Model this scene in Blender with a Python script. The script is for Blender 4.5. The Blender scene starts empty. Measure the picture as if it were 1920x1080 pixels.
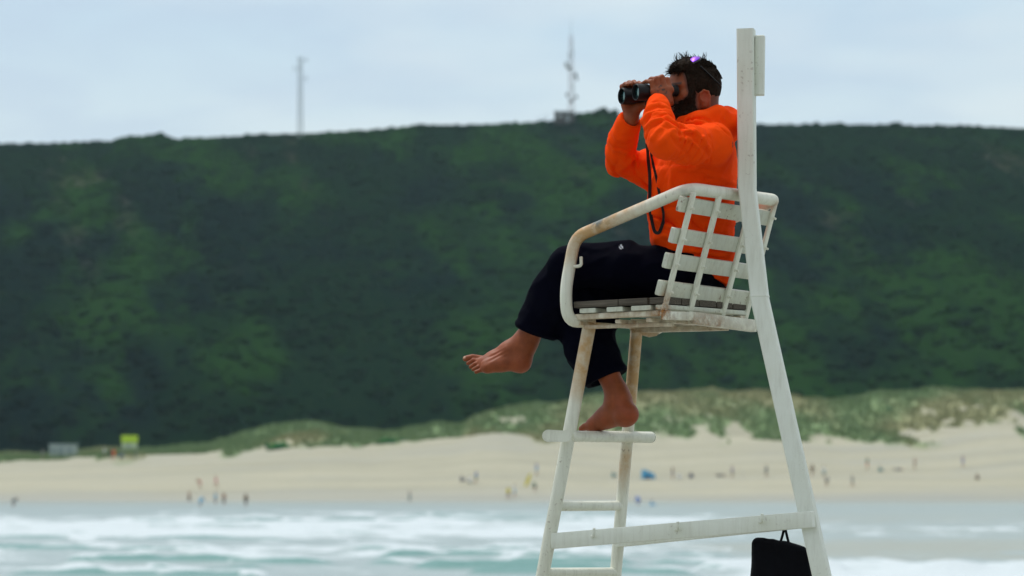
FSTOP = 4.0
SKY_STR = .088
SUN_STR = 1.5
EXPO = 0.50
HAZE = .00010
import bpy, math, random
import numpy as np
from mathutils import Vector, Matrix, noise as mnoise
R = math.radians
scene = bpy.context.scene
col = scene.collection
rng = np.random.default_rng(7)
random.seed(7)

# ------------------------------------------------------------------ measuring the place
F_PX = 5150.0      # focal length in photo pixels (1920 wide)
HZ = 890.0         # row of the horizon in the photo
CAM_Z = 3.7        # camera height above the sea
CAM_Y = -10.0

def P(px, py, Y):
    """world point at depth Y that was measured at photo pixel (px, py)"""
    D = Y - CAM_Y
    return Vector(((px - 960) * D / F_PX, Y, CAM_Z + (HZ - py) * D / F_PX))

# chair axes: L runs from its near side to its far side, B runs backwards
LX, LY, BX, BY = .65, .76, .76, -.65
CX = .593
def CH(u, v, z):
    return Vector((CX + LX * u + BX * v, LY * u + BY * v, z))
def CU(px, py, u):
    """chair point with known lateral offset u at a measured pixel"""
    a = (px - 960) / F_PX
    v = (a * (10 + LY * u) - CX - LX * u) / (BX - a * BY)
    D = 10 + LY * u + BY * v
    return CH(u, v, CAM_Z + (HZ - py) * D / F_PX)
def CV(px, py, v):
    a = (px - 960) / F_PX
    u = (a * (10 + BY * v) - CX - BX * v) / (LX - a * LY)
    D = 10 + LY * u + BY * v
    return CH(u, v, CAM_Z + (HZ - py) * D / F_PX)

# ------------------------------------------------------------------ object helpers
def tag(o, label=None, cat=None, group=None, kind=None):
    if label: o['label'] = label
    if cat: o['category'] = cat
    if group: o['group'] = group
    if kind: o['kind'] = kind
    return o
def empty(name, loc, label, cat, group=None):
    o = bpy.data.objects.new(name, None)
    o.empty_display_size = .2
    col.objects.link(o)
    o.location = loc
    bpy.context.view_layer.update()
    return tag(o, label, cat, group)
def link_mesh(name, me, m=None, parent=None, smooth=False):
    if m is not None:
        me.materials.append(m)
    if smooth:
        me.polygons.foreach_set('use_smooth', np.ones(len(me.polygons), bool))
    o = bpy.data.objects.new(name, me)
    col.objects.link(o)
    if parent is not None:
        o.parent = parent
        # vertices were given in world space: keep them there (a part that is itself a mesh already sits at the origin)
        o.matrix_parent_inverse = Matrix.Translation(-Vector(parent.location)) if parent.type == 'EMPTY' else Matrix()
    return o
def np_mesh(name, V, Fq, colors=None, cname='tint'):
    """V n x 3, Fq list/array of faces (all of one size)"""
    V = np.asarray(V, np.float32); Fq = np.asarray(Fq, np.int32)
    me = bpy.data.meshes.new(name)
    k = Fq.shape[1]
    me.vertices.add(len(V)); me.vertices.foreach_set('co', V.ravel())
    me.loops.add(Fq.size); me.loops.foreach_set('vertex_index', Fq.ravel())
    me.polygons.add(len(Fq)); me.polygons.foreach_set('loop_start', np.arange(0, Fq.size, k, dtype=np.int32))
    me.update(calc_edges=True)
    if colors is not None:
        put_color(me, colors, cname)
    return me
def put_color(me, c, cname='tint'):
    c = np.asarray(c, np.float32)
    if c.ndim == 1: c = np.stack([c, c, c], 1)
    at = me.color_attributes.new(cname, 'FLOAT_COLOR', 'POINT')
    at.data.foreach_set('color', np.concatenate([c, np.ones((len(c), 1), np.float32)], 1).ravel())
def verts_of(me):
    a = np.empty(len(me.vertices) * 3, np.float32); me.vertices.foreach_get('co', a)
    return a.reshape(-1, 3)

class MB:
    """collects shapes for one mesh"""
    def __init__(s): s.v = []; s.f = []
    def add(s, V, F):
        n = len(s.v); s.v += [tuple(p) for p in V]; s.f += [tuple(i + n for i in f) for f in F]
    def box(s, c, ax, ay, az, seg=1, bev=0.0):
        """box centred at c with half-axis vectors, cut in seg pieces along ax, with bevelled long edges"""
        c, ax, ay, az = map(Vector, (c, ax, ay, az))
        b = min(bev, ay.length * .9, az.length * .9)
        if b > 0:
            yy, zz = ay.normalized(), az.normalized()
            ly, lz = ay.length, az.length
            prof = []
            for sy, sz in ((1, 1), (-1, 1), (-1, -1), (1, -1)):
                p1 = yy * sy * ly + zz * sz * (lz - b); p2 = yy * sy * (ly - b) + zz * sz * lz
                pm = yy * sy * (ly - b * .3) + zz * sz * (lz - b * .3)
                prof += [p1, pm, p2] if sy * sz > 0 else [p2, pm, p1]
        else:
            prof = [ay + az, -ay + az, -ay - az, ay - az]
        m = len(prof); V = []; F = []
        la = ax.length; an = ax.normalized()
        ts = [(-1 + 2 * i / seg) for i in range(seg + 1)]
        rings = []
        if b > 0: rings.append((-1, 1 - b * .7 / max(ly, lz)))
        for t in ts:
            rings.append((t, 1))
        if b > 0:
            rings.append((1, 1 - b * .7 / max(ly, lz)))
            k = b * .7 / la
            rings = [(-1, rings[0][1])] + [(max(min(t, 1 - k), -1 + k), 1) for t in ts] + [(1, rings[-1][1])]
        for t, sc in rings:
            for p in prof: V.append(c + ax * t + p * sc)
        nr = len(rings)
        for i in range(nr - 1):
            for j in range(m):
                k2 = (j + 1) % m
                F.append((i * m + j, i * m + k2, (i + 1) * m + k2, (i + 1) * m + j))
        F.append(tuple(range(m))[::-1]); F.append(tuple((nr - 1) * m + j for j in range(m)))
        s.add(V, F); return s
    def bar(s, a, b, w, h, up=(0, 0, 1), bev=.003, step=.02):
        a, b = Vector(a), Vector(b); d = b - a; up = Vector(up)
        side = d.cross(up).normalized(); u2 = side.cross(d).normalized()
        s.box((a + b) / 2, d / 2, side * w / 2, u2 * h / 2, max(1, int(d.length / step)), bev); return s
    def tube(s, pts, r, n=16, step=.015, cap=True, flat=1.0, upv=None):
        pts = [Vector(p) for p in pts]
        # resample
        Q = [pts[0]]; Rr = []
        rs = r if isinstance(r, (list, tuple)) else [r] * len(pts)
        Rr = [rs[0]]
        for i in range(len(pts) - 1):
            d = (pts[i + 1] - pts[i]).length; k = max(1, int(round(d / step)))
            for j in range(1, k + 1):
                Q.append(pts[i].lerp(pts[i + 1], j / k)); Rr.append(rs[i] + (rs[i + 1] - rs[i]) * j / k)
        V = []; F = []
        t0 = (Q[1] - Q[0]).normalized()
        ref = Vector(upv) if upv else (Vector((0, 0, 1)) if abs(t0.z) < .9 else Vector((0, 1, 0)))
        nrm = (ref - t0 * ref.dot(t0)).normalized()
        ring = []
        seq = []
        for i, q in enumerate(Q):
            if i == 0: t = t0
            elif i == len(Q) - 1: t = (Q[-1] - Q[-2]).normalized()
            else: t = (Q[i + 1] - Q[i - 1]).normalized()
            nrm = (nrm - t * nrm.dot(t)).normalized()
            seq.append((q, t, nrm.copy(), Rr[i]))
        if cap:
            q, t, nn, rr = seq[0]; c = min(.004, rr * .4)
            seq = [(q, t, nn, rr - c), (q + t * c * .6, t, nn, rr)] + seq[1:]
            q, t, nn, rr = seq[-1]; c = min(.004, rr * .4)
            seq = seq[:-1] + [(q - t * c * .6, t, nn, rr), (q, t, nn, rr - c)]
        for q, t, nn, rr in seq:
            bn = t.cross(nn)
            for j in range(n):
                a = 2 * math.pi * j / n
                V.append(q + nn * math.cos(a) * rr + bn * math.sin(a) * rr * flat)
        for i in range(len(seq) - 1):
            for j in range(n):
                k = (j + 1) % n
                F.append((i * n + j, i * n + k, (i + 1) * n + k, (i + 1) * n + j))
        F.append(tuple(range(n))[::-1]); F.append(tuple((len(seq) - 1) * n + j for j in range(n)))
        s.add(V, F); return s
    def lathe(s, o, axis, prof, n=28, ref=(0, 0, 1)):
        """prof: list of (distance along axis, radius)"""
        o = Vector(o); t = Vector(axis).normalized(); ref = Vector(ref)
        nn = (ref - t * ref.dot(t)).normalized(); bn = t.cross(nn); V = []; F = []
        for d, r in prof:
            for j in range(n):
                a = 2 * math.pi * j / n
                V.append(o + t * d + (nn * math.cos(a) + bn * math.sin(a)) * r)
        for i in range(len(prof) - 1):
            for j in range(n):
                k = (j + 1) % n
                F.append((i * n + j, i * n + k, (i + 1) * n + k, (i + 1) * n + j))
        F.append(tuple(range(n))[::-1]); F.append(tuple((len(prof) - 1) * n + j for j in range(n)))
        s.add(V, F); return s
    def build(s, name, m, parent=None, smooth=True, angle=35, paint=None):
        me = bpy.data.meshes.new(name); me.from_pydata([tuple(v) for v in s.v], [], s.f)
        me.validate(); me.update()
        import bmesh
        bm = bmesh.new(); bm.from_mesh(me); bmesh.ops.recalc_face_normals(bm, faces=bm.faces); bm.to_mesh(me); bm.free()
        if paint is not None: put_color(me, paint(verts_of(me)), 'stain')
        o = link_mesh(name, me, m, parent, smooth)
        if smooth: me.set_sharp_from_angle(angle=R(angle))
        return o

def fillet(pts, rad, n=6):
    """round the inner corners of a polyline"""
    pts = [Vector(p) for p in pts]; out = [pts[0]]
    for i in range(1, len(pts) - 1):
        a, b, c = pts[i - 1], pts[i], pts[i + 1]
        r = rad[i - 1] if isinstance(rad, (list, tuple)) else rad
        d1 = (a - b); d2 = (c - b); r = min(r, d1.length * .48, d2.length * .48)
        p, q = b + d1.normalized() * r, b + d2.normalized() * r
        for k in range(n + 1):
            t = k / n; out.append(p * (1 - t) ** 2 + b * 2 * t * (1 - t) + q * t * t)
    out.append(pts[-1]); return out

# ------------------------------------------------------------------ materials
def mat(name):
    m = bpy.data.materials.new(name); m.use_nodes = True
    nt = m.node_tree; nt.nodes.clear()
    out = nt.nodes.new('ShaderNodeOutputMaterial'); b = nt.nodes.new('ShaderNodeBsdfPrincipled')
    nt.links.new(b.outputs[0], out.inputs[0])
    return m, nt, b
class N:
    def __init__(s, nt): s.nt = nt
    def n(s, t, **kw):
        x = s.nt.nodes.new(t)
        for k, v in kw.items():
            if k.startswith('_'): setattr(x, k[1:], v)
            else: s.put(x.inputs[k.replace('__', ' ')], v)
        return x
    def put(s, i, v):
        if isinstance(v, bpy.types.NodeSocket): s.nt.links.new(v, i)
        else: i.default_value = v
    def coord(s, scale=(1, 1, 1), rot=(0, 0, 0), kind='Object'):
        t = s.nt.nodes.new('ShaderNodeTexCoord'); m = s.nt.nodes.new('ShaderNodeMapping')
        s.nt.links.new(t.outputs[kind], m.inputs[0]); m.inputs['Scale'].default_value = scale; m.inputs['Rotation'].default_value = rot
        return m.outputs[0]
    def noise(s, vec, scale, detail=4, rough=.55, dist=0):
        x = s.nt.nodes.new('ShaderNodeTexNoise'); s.put(x.inputs['Vector'], vec); x.inputs['Scale'].default_value = scale
        x.inputs['Detail'].default_value = detail; x.inputs['Roughness'].default_value = rough; x.inputs['Distortion'].default_value = dist
        return x.outputs['Fac']
    def ramp(s, f, stops, interp='LINEAR'):
        x = s.nt.nodes.new('ShaderNodeValToRGB'); s.put(x.inputs[0], f); cr = x.color_ramp; cr.interpolation = interp
        while len(cr.elements) < len(stops): cr.elements.new(.5)
        for e, (p, c) in zip(cr.elements, stops):
            e.position = p; e.color = tuple(c) + (1,) if not isinstance(c, (int, float)) else (c, c, c, 1)
        return x.outputs[0]
    def mix(s, f, a, b, mode='MIX'):
        x = s.nt.nodes.new('ShaderNodeMix'); x.data_type = 'RGBA'; x.blend_type = mode
        s.put(x.inputs[0], f)
        for i, v in ((6, a), (7, b)):
            if isinstance(v, (tuple, list)): v = tuple(v) + ((1,) if len(v) == 3 else ())
            s.put(x.inputs[i], v)
        return x.outputs[2]
    def math(s, op, a, b=0.0, clamp=False):
        x = s.nt.nodes.new('ShaderNodeMath'); x.operation = op; x.use_clamp = clamp; s.put(x.inputs[0], a); s.put(x.inputs[1], b); return x.outputs[0]
    def attr(s, name):
        x = s.nt.nodes.new('ShaderNodeAttribute'); x.attribute_name = name; return x
    def bump(s, b, h, strength=.3, dist=.01):
        x = s.nt.nodes.new('ShaderNodeBump'); x.inputs['Strength'].default_value = strength; x.inputs['Distance'].default_value = dist
        s.put(x.inputs['Height'], h); s.nt.links.new(x.outputs[0], b.inputs['Normal'])

def simple(name, c, rough=.6, noise_amt=.15, scale=30, metal=0, spec=.5, bump=0, coat=0):
    m, nt, b = mat(name); g = N(nt); v = g.coord()
    f = g.noise(v, scale, 4)
    lo = tuple(x * (1 - noise_amt) for x in c); hi = tuple(min(1, x * (1 + noise_amt)) for x in c)
    g.put(b.inputs['Base Color'], g.ramp(f, [(.3, lo), (.7, hi)]))
    b.inputs['Roughness'].default_value = rough; b.inputs['Metallic'].default_value = metal
    b.inputs['Specular IOR Level'].default_value = spec; b.inputs['Coat Weight'].default_value = coat
    if bump: g.bump(b, f, bump, .002)
    return m

def paint_mat(name, base=(.78, .79, .68), dirt=.5):
    """weathered white paint; the vertex attribute «stain» says where tan stains (R), rust (G) and bare chips (B) sit"""
    m, nt, b = mat(name); g = N(nt); v = g.coord()
    st = g.attr('stain'); sep = nt.nodes.new('ShaderNodeSeparateColor'); nt.links.new(st.outputs['Color'], sep.inputs[0])
    big = g.noise(v, 6, 5, .6); mid = g.noise(v, 28, 5, .65); fine = g.noise(v, 160, 4, .7)
    c = g.mix(g.ramp(big, [(.35, 0), (.7, dirt)]), base, (.60, .61, .47))
    streak = g.noise(g.coord((60, 60, 5)), 1.0, 4, .6)
    c = g.mix(g.ramp(streak, [(.48, 0), (.72, .75 * dirt)]), c, (.42, .41, .32))
    tan = g.math('MULTIPLY', sep.outputs[0], g.ramp(mid, [(.25, .45), (.6, 1.0)]))
    c = g.mix(tan, c, (.52, .32, .14))
    rust = g.math('MULTIPLY', sep.outputs[1], g.ramp(mid, [(.35, 0), (.58, 1)]))
    c = g.mix(rust, c, g.ramp(fine, [(.3, (.12, .04, .012)), (.7, (.45, .19, .03))]))
    speck = g.ramp(g.noise(v, 75, 3, .5), [(.63, 0), (.67, .9)])
    speck = g.math('MULTIPLY', g.math('MULTIPLY', speck, dirt), g.ramp(big, [(.5, 0), (.62, 1)]))
    c = g.mix(speck, c, (.16, .09, .05))
    chip = g.math('MULTIPLY', sep.outputs[2], g.ramp(mid, [(.42, 0), (.5, 1)]))
    c = g.mix(chip, c, (.13, .16, .15))
    g.put(b.inputs['Base Color'], c)
    g.put(b.inputs['Roughness'], g.ramp(mid, [(.3, .36), (.8, .62)]))
    g.bump(b, g.math('ADD', g.math('MULTIPLY', fine, .4), mid), .25, .0015)
    return m
# ------------------------------------------------------------------ signed-distance modelling
class SDF:
    def __init__(s): s.p = []
    def cone(s, a, b, r1, r2=None, k=.01, op=0, tagc=0):
        a = np.array(a, float); b = np.array(b, float); r2 = r1 if r2 is None else r2
        s.p.append(('c', a, b, r1, r2, k, op, (a + b) / 2, np.linalg.norm(b - a) / 2 + max(r1, r2))); return s
    def chain(s, pts, rs, k=.01, op=0):
        for i in range(len(pts) - 1): s.cone(pts[i], pts[i + 1], rs[i], rs[i + 1], k, op)
        return s
    def ell(s, c, r, ax=None, k=.01, op=0):
        c = np.array(c, float); r = np.array(r, float); M = np.eye(3) if ax is None else np.array(ax, float)
        s.p.append(('e', c, r, M, 0, k, op, c, r.max())); return s
    def plane(s, c, n, k=.004):
        """keeps the side the normal points away from"""
        n = np.array(n, float); n /= np.linalg.norm(n)
        s.p.append(('p', np.array(c, float), n, 0, 0, k, 2, None, 1e9)); return s
    def fn(s, f):
        s.p.append(('f', f, 0, 0, 0, 0, 3, None, 1e9)); return s
    def ev(s, X, c=None, rad=0.0):
        d = np.full(len(X), 1e3)
        for q in s.p:
            t, k, op = q[0], q[5], q[6]
            if c is not None and q[7] is not None and op != 2:
                if np.linalg.norm(c - q[7]) > rad * 2.6 + q[8] + k + .03: continue
            if t == 'c':
                a, b, r1, r2 = q[1:5]; ab = b - a; L2 = ab @ ab + 1e-12
                h = np.clip(((X - a) @ ab) / L2, 0, 1)
                e = np.linalg.norm(X - a - h[:, None] * ab, axis=1) - (r1 + (r2 - r1) * h)
            elif t == 'e':
                Y = (X - q[1]) @ q[3].T; k0 = np.linalg.norm(Y / q[2], axis=1); k1 = np.linalg.norm(Y / q[2] ** 2, axis=1)
                e = k0 * (k0 - 1) / np.maximum(k1, 1e-9)
            elif t == 'p': e = (X - q[1]) @ q[2]
            else:
                d = q[1](X, d); continue
            if op == 0:
                h = np.maximum(k - np.abs(d - e), 0) / k; d = np.minimum(d, e) - h * h * k * .25
            else:
                if op == 1: e = -e
                h = np.maximum(k - np.abs(d - e), 0) / k; d = np.maximum(d, e) + h * h * k * .25
        return d
    def surf_y(s, px, py, y0=-.7, y1=.6):
        """depth at which the sight line through a measured pixel first meets the surface"""
        ys = np.linspace(y0, y1, 400); X = np.array([P(px, py, y) for y in ys]); d = s.ev(X)
        i = np.where(d < 0)[0]
        return ys[i[0]] if len(i) else None

def polygonize(sdf, lo, hi, h):
    lo = np.array(lo, float); hi = np.array(hi, float); B = 12
    nb = np.ceil((hi - lo) / (h * B)).astype(int); n = nb * B + 1
    Vv = np.full(n, 1.0, np.float32)
    cen = np.stack(np.meshgrid(*[lo[i] + (np.arange(nb[i]) + .5) * B * h for i in range(3)], indexing='ij'), -1).reshape(-1, 3)
    dc = np.concatenate([sdf.ev(cen[i:i + 20000]) for i in range(0, len(cen), 20000)])
    rad = B * h * .87
    idx = np.stack(np.meshgrid(*[np.arange(k) for k in nb], indexing='ij'), -1).reshape(-1, 3)
    loc = np.stack(np.meshgrid(*[np.arange(B + 1)] * 3, indexing='ij'), -1).reshape(-1, 3)
    for (i, j, k), c, d in zip(idx, cen, dc):
        sl = (slice(i * B, i * B + B + 1), slice(j * B, j * B + B + 1), slice(k * B, k * B + B + 1))
        if abs(d) > rad * 1.7 + .012:
            if d < 0:
                w = Vv[sl]; w[w == 1.0] = -1.0
            continue
        X = lo + (np.array([i, j, k]) * B + loc) * h
        Vv[sl] = sdf.ev(X, c, rad).reshape(B + 1, B + 1, B + 1)
    I = Vv < 0
    nx, ny, nz = Vv.shape
    cnt = np.zeros((nx - 1, ny - 1, nz - 1), np.uint8)
    for a in (0, 1):
        for b in (0, 1):
            for c in (0, 1): cnt += I[a:nx - 1 + a, b:ny - 1 + b, c:nz - 1 + c]
    cell = np.argwhere((cnt > 0) & (cnt < 8))
    vid = np.full(cnt.shape, -1, np.int32); vid[tuple(cell.T)] = np.arange(len(cell))
    acc = np.zeros((len(cell), 3)); num = np.zeros(len(cell))
    for ax in range(3):
        o1, o2 = [x for x in range(3) if x != ax]
        for a in (0, 1):
            for b in (0, 1):
                s0 = cell.copy(); s0[:, o1] += a; s0[:, o2] += b; s1 = s0.copy(); s1[:, ax] += 1
                v0 = Vv[tuple(s0.T)]; v1 = Vv[tuple(s1.T)]; mk = (v0 < 0) != (v1 < 0)
                t = v0[mk] / (v0[mk] - v1[mk]); p = s0[mk].astype(float); p[:, ax] += t
                acc[mk] += p; num[mk] += 1
    Vt = lo + acc / num[:, None] * h
    Fs = []
    for ax in range(3):
        o1, o2 = (ax + 1) % 3, (ax + 2) % 3
        sa = [slice(None)] * 3; sb = [slice(None)] * 3; sa[ax] = slice(0, -1); sb[ax] = slice(1, None)
        ch = I[tuple(sa)] != I[tuple(sb)]
        e = np.argwhere(ch); e = e[(e[:, o1] > 0) & (e[:, o2] > 0) & (e[:, o1] < Vv.shape[o1] - 1) & (e[:, o2] < Vv.shape[o2] - 1)]
        q = []
        for a, b in ((0, 0), (1, 0), (1, 1), (0, 1)):
            c = e.copy(); c[:, o1] -= 1 - a; c[:, o2] -= 1 - b; q.append(vid[tuple(c.T)])
        q = np.stack(q, 1); neg = ~I[tuple(e.T)]
        q[neg] = q[neg][:, ::-1]
        Fs.append(q)
    F_ = np.concatenate(Fs); F_ = F_[(F_ >= 0).all(1)]
    return Vt, F_
def relax(V, F_, it=2, lam=.5):
    for _ in range(it):
        acc = np.zeros_like(V); n = np.zeros(len(V))
        for i in range(4):
            for j in ((i + 1) % 4, (i + 3) % 4):
                np.add.at(acc, F_[:, i], V[F_[:, j]]) if False else None
                for c in range(3): acc[:, c] += np.bincount(F_[:, i], V[F_[:, j], c], len(V))
                n += np.bincount(F_[:, i], minlength=len(V))
        V = V + lam * (acc / np.maximum(n, 1)[:, None] - V)
    return V
def snoise(X, s, seed=0, oct=3):
    """smooth 3-D noise from warped sines, about -1..1"""
    r = np.random.default_rng(seed); o = np.zeros(len(X)); a = 1.0; tot = 0
    Y = X * s
    for _ in range(oct):
        M = r.normal(size=(3, 3)); ph = r.uniform(0, 6.28, 3)
        Y2 = Y + .35 * np.sin(Y[:, [1, 2, 0]] * 1.7 + ph)
        A = Y2 @ M + ph
        o += a * (np.sin(A[:, 0]) * np.sin(A[:, 1] + 1.3) + np.sin(A[:, 2]) * np.cos(A[:, 0] * .7 + A[:, 1])) * .6
        tot += a; a *= .5; Y = Y * 2.03
    return o / tot
def vnoise2(x, y, seed=0):
    """value noise on a plane, 0..1"""
    xi = np.floor(x).astype(np.int64); yi = np.floor(y).astype(np.int64); fx = x - xi; fy = y - yi
    fx = fx * fx * (3 - 2 * fx); fy = fy * fy * (3 - 2 * fy)
    def h(a, b):
        n = (a * 374761393 + b * 668265263 + seed * 1442695041) & 0xffffffff
        n = ((n ^ (n >> 13)) * 1274126177) & 0xffffffff
        return ((n ^ (n >> 16)) & 0xffff) / 65535.0
    return (h(xi, yi) * (1 - fx) + h(xi + 1, yi) * fx) * (1 - fy) + (h(xi, yi + 1) * (1 - fx) + h(xi + 1, yi + 1) * fx) * fy
def fbm2(x, y, seed=0, oct=4, gain=.5):
    o = 0; a = 1; t = 0
    for i in range(oct):
        o = o + a * vnoise2(x, y, seed + i * 17); t += a; a *= gain; x = x * 2.03 + 3.1; y = y * 2.03 + 1.7
    return o / t
def smooth(a, b, x):
    t = np.clip((x - a) / (b - a), 0, 1); return t * t * (3 - 2 * t)
# ------------------------------------------------------------------ camera
cam_d = bpy.data.cameras.new('camera'); cam = bpy.data.objects.new('camera', cam_d); col.objects.link(cam)
cam.location = (0, CAM_Y, CAM_Z); cam.rotation_euler = (R(90), 0, 0)
cam_d.sensor_width = 36; cam_d.lens = 36 * F_PX / 1920; cam_d.shift_y = (HZ - 540) / 1920
cam_d.clip_start = .5; cam_d.clip_end = 9000
cam_d.dof.use_dof = True; cam_d.dof.focus_distance = 9.9; cam_d.dof.aperture_fstop = FSTOP
scene.camera = cam

# ------------------------------------------------------------------ sky and light
SUN_EL, SUN_AZ = 62.0, 312.0     # azimuth clockwise from +Y (away from the camera)
w = bpy.data.worlds.new('World'); scene.world = w; w.use_nodes = True
nt = w.node_tree; nt.nodes.clear(); g = N(nt)
out = nt.nodes.new('ShaderNodeOutputWorld'); bg = nt.nodes.new('ShaderNodeBackground'); nt.links.new(bg.outputs[0], out.inputs[0])
sky = nt.nodes.new('ShaderNodeTexSky'); sky.sky_type = 'NISHITA'; sky.sun_disc = False
sky.sun_elevation = R(SUN_EL); sky.sun_rotation = R(SUN_AZ); sky.air_density = 1.2; sky.dust_density = 2.5; sky.ozone_density = 1.5
tc = nt.nodes.new('ShaderNodeTexCoord')
sx = nt.nodes.new('ShaderNodeSeparateXYZ'); nt.links.new(tc.outputs['Generated'], sx.inputs[0])
# a deck of thin cloud: brighter and whiter towards the horizon, soft grey banks in it
mp = nt.nodes.new('ShaderNodeMapping'); nt.links.new(tc.outputs['Generated'], mp.inputs[0]); mp.inputs['Scale'].default_value = (1, 1, 3.2)
n1 = g.noise(mp.outputs[0], 16, 5, .5, .4)
n2 = g.noise(mp.outputs[0], 7, 3, .5)
el = g.ramp(sx.outputs['Z'], [(0.0, (7.4, 8.0, 7.6)), (.06, (7.3, 8.0, 7.7)), (.095, (6.1, 7.0, 7.3)), (.16, (4.8, 6.1, 7.1)), (.20, (4.6, 5.9, 7.1)), (.32, (6.5, 7.6, 8.6)), (.45, (8.0, 8.8, 9.6)), (1.0, (14.0, 14.4, 14.6))])
# the bright side of the overcast is beyond the hill, where the sun stands; the sky behind the camera is darker
back = g.ramp(g.math('MULTIPLY', g.math('ADD', sx.outputs['Y'], 1.0), .5), [(0.0, .62), (.45, .80), (.88, 1.0)])
cl = g.mix(g.math('MULTIPLY', g.ramp(n1, [(.40, 0), (.62, 1)]), .50), el, (4.5, 5.5, 6.7))
cl = g.mix(g.math('MULTIPLY', g.ramp(n2, [(.45, 0), (.62, 1)]), .55), cl, (6.6, 7.3, 7.5))
c = g.mix(.90, sky.outputs[0], cl)
c = g.mix(1.0, c, back, 'MULTIPLY')
nt.links.new(c, bg.inputs[0]); bg.inputs[1].default_value = SKY_STR
sd = bpy.data.lights.new('sun', 'SUN'); so = bpy.data.objects.new('sun', sd); col.objects.link(so)
sd.energy = SUN_STR; sd.angle = R(14); sd.color = (1, .96, .9)
az = R(SUN_AZ); dvec = Vector((math.sin(az) * math.cos(R(SUN_EL)), math.cos(az) * math.cos(R(SUN_EL)), math.sin(R(SUN_EL))))
so.rotation_euler = dvec.to_track_quat('Z', 'Y').to_euler(); so.location = (0, 0, 30)
vs = scene.view_settings; scene.display_settings.display_device = 'sRGB'
vs.view_transform = 'Standard'; vs.look = 'None'; vs.exposure = EXPO; vs.gamma = 1
scene.cycles.use_denoising = True
scene.cycles.volume_bounces = 0; scene.cycles.max_bounces = 8
scene.cycles.volume_max_steps = 32

# ------------------------------------------------------------------ beach, dunes
def at_px(px, xs, ys): return np.interp(px, xs, ys)
SANDTOP = ([-600, 0, 120, 200, 330, 480, 560, 650, 700, 780, 850, 900, 940, 1000, 1060, 1200, 1350, 1450, 1560, 1750, 1850, 1920, 2500],
           [880, 868, 862, 856, 852, 848, 842, 838, 840, 832, 826, 814, 812, 818, 824, 838, 832, 826, 832, 828, 812, 806, 800])
DUNETOP = ([-600, 0, 330, 420, 440, 500, 560, 620, 680, 740, 780, 830, 870, 900, 950, 1020, 1080, 1200, 1300, 1400, 1500, 1600, 1720, 1800, 1920, 2500],
           [868, 858, 846, 838, 824, 812, 806, 806, 808, 818, 812, 803, 806, 790, 774, 762, 755, 737, 742, 744, 752, 748, 736, 740, 743, 740])
cols_x = np.concatenate([np.linspace(-420, -130, 25)[:-1], np.arange(-130, 130.1, .55), np.linspace(130, 420, 25)[1:]])
rows_d = np.concatenate([[-30, -10, 0, 6, 8], np.arange(9, 14, .25), [15, 17, 20, 25, 32, 40, 50, 60, 75, 100, 150, 220, 300, 330, 350, 360, 366], np.arange(370, 520, .6), [525, 540, 560, 600]])
XX, DD = np.meshgrid(cols_x, rows_d)
px440 = 960 + F_PX * XX / 440; px500 = 960 + F_PX * XX / 500
zb = CAM_Z + (HZ - at_px(px440, *SANDTOP)) * 440 / F_PX
zd = CAM_Z + (HZ - at_px(px500, *DUNETOP)) * 500 / F_PX
wob = 3.0 * (fbm2(XX / 40, DD / 60, 3) - .5)
z = np.full(XX.shape, 2.0)
z = np.where(DD > 20, 2.0 - 3.4 * smooth(20, 80, DD), z)
z = np.where(DD > 320, -1.4 + 1.4 * (DD - 320) / 61, z)
up = np.clip((DD - 381) / 59, 0, None)
z = np.where(DD > 381, zb * (up * .82 + .18 * up ** 2) + wob * .25 * smooth(0, .3, up), z)
ds = smooth(438, 496, DD)
lump = (fbm2(XX / 9, DD / 16, 11, 4) - .5) * 3.2 + (fbm2(XX / 2.6, DD / 5, 12, 3) - .5) * 1.1
zz = zb + (zd - zb) * ds + lump * smooth(436, 452, DD) * (.35 + .65 * smooth(.5, 4, zd - zb))
z = np.where(DD > 440, zz, z)
z = np.where(DD > 500, zz - (DD - 500) * .05, z)
z += (fbm2(XX / 1.5, DD / 3, 5, 3) - .5) * .12 * smooth(384, 395, DD)
z += np.where(DD < 20, (fbm2(XX / .8, DD / .8, 5, 3) - .5) * .12, 0)
nr, nc = XX.shape
Vb = np.stack([XX, DD + CAM_Y, z], -1).reshape(-1, 3)
def grid_faces(nr, nc):
    i = np.arange(nr - 1)[:, None] * nc + np.arange(nc - 1)[None]
    return np.stack([i, i + 1, i + 1 + nc, i + nc], -1).reshape(-1, 4)
# where plants cover the sand: R = plant cover, G = green against straw, B = wetness and darkening of the unseen near sand
pn = fbm2(XX / 6.5 + 7, DD / 15, 21, 4)
edge = (DD - 440) / 14 + (fbm2(XX / 5, DD / 22, 22, 4) - .5) * 3.6
veg = smooth(-.1, .9, edge) * smooth(.33, .43, pn + .16 * smooth(452, 480, DD) + .14 * (XX < -2))
green = smooth(.35, .65, fbm2(XX / 12, DD / 22, 23, 4) + .16 * (XX < -8))
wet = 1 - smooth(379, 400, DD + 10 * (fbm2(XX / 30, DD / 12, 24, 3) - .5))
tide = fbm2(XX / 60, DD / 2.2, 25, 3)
wet = np.maximum(wet * (DD > 200), 1.6 * (DD < 200))  # unseen sand near the chair darkened so less light bounces up
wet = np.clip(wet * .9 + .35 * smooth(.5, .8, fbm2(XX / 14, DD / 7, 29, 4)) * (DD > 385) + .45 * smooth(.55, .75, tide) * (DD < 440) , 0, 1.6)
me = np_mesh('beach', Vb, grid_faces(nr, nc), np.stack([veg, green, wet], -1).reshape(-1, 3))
m, nt, b = mat('beach_sand'); g = N(nt)
a = g.attr('tint'); sp = nt.nodes.new('ShaderNodeSeparateColor'); nt.links.new(a.outputs[0], sp.inputs[0])
v = g.coord()
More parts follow.
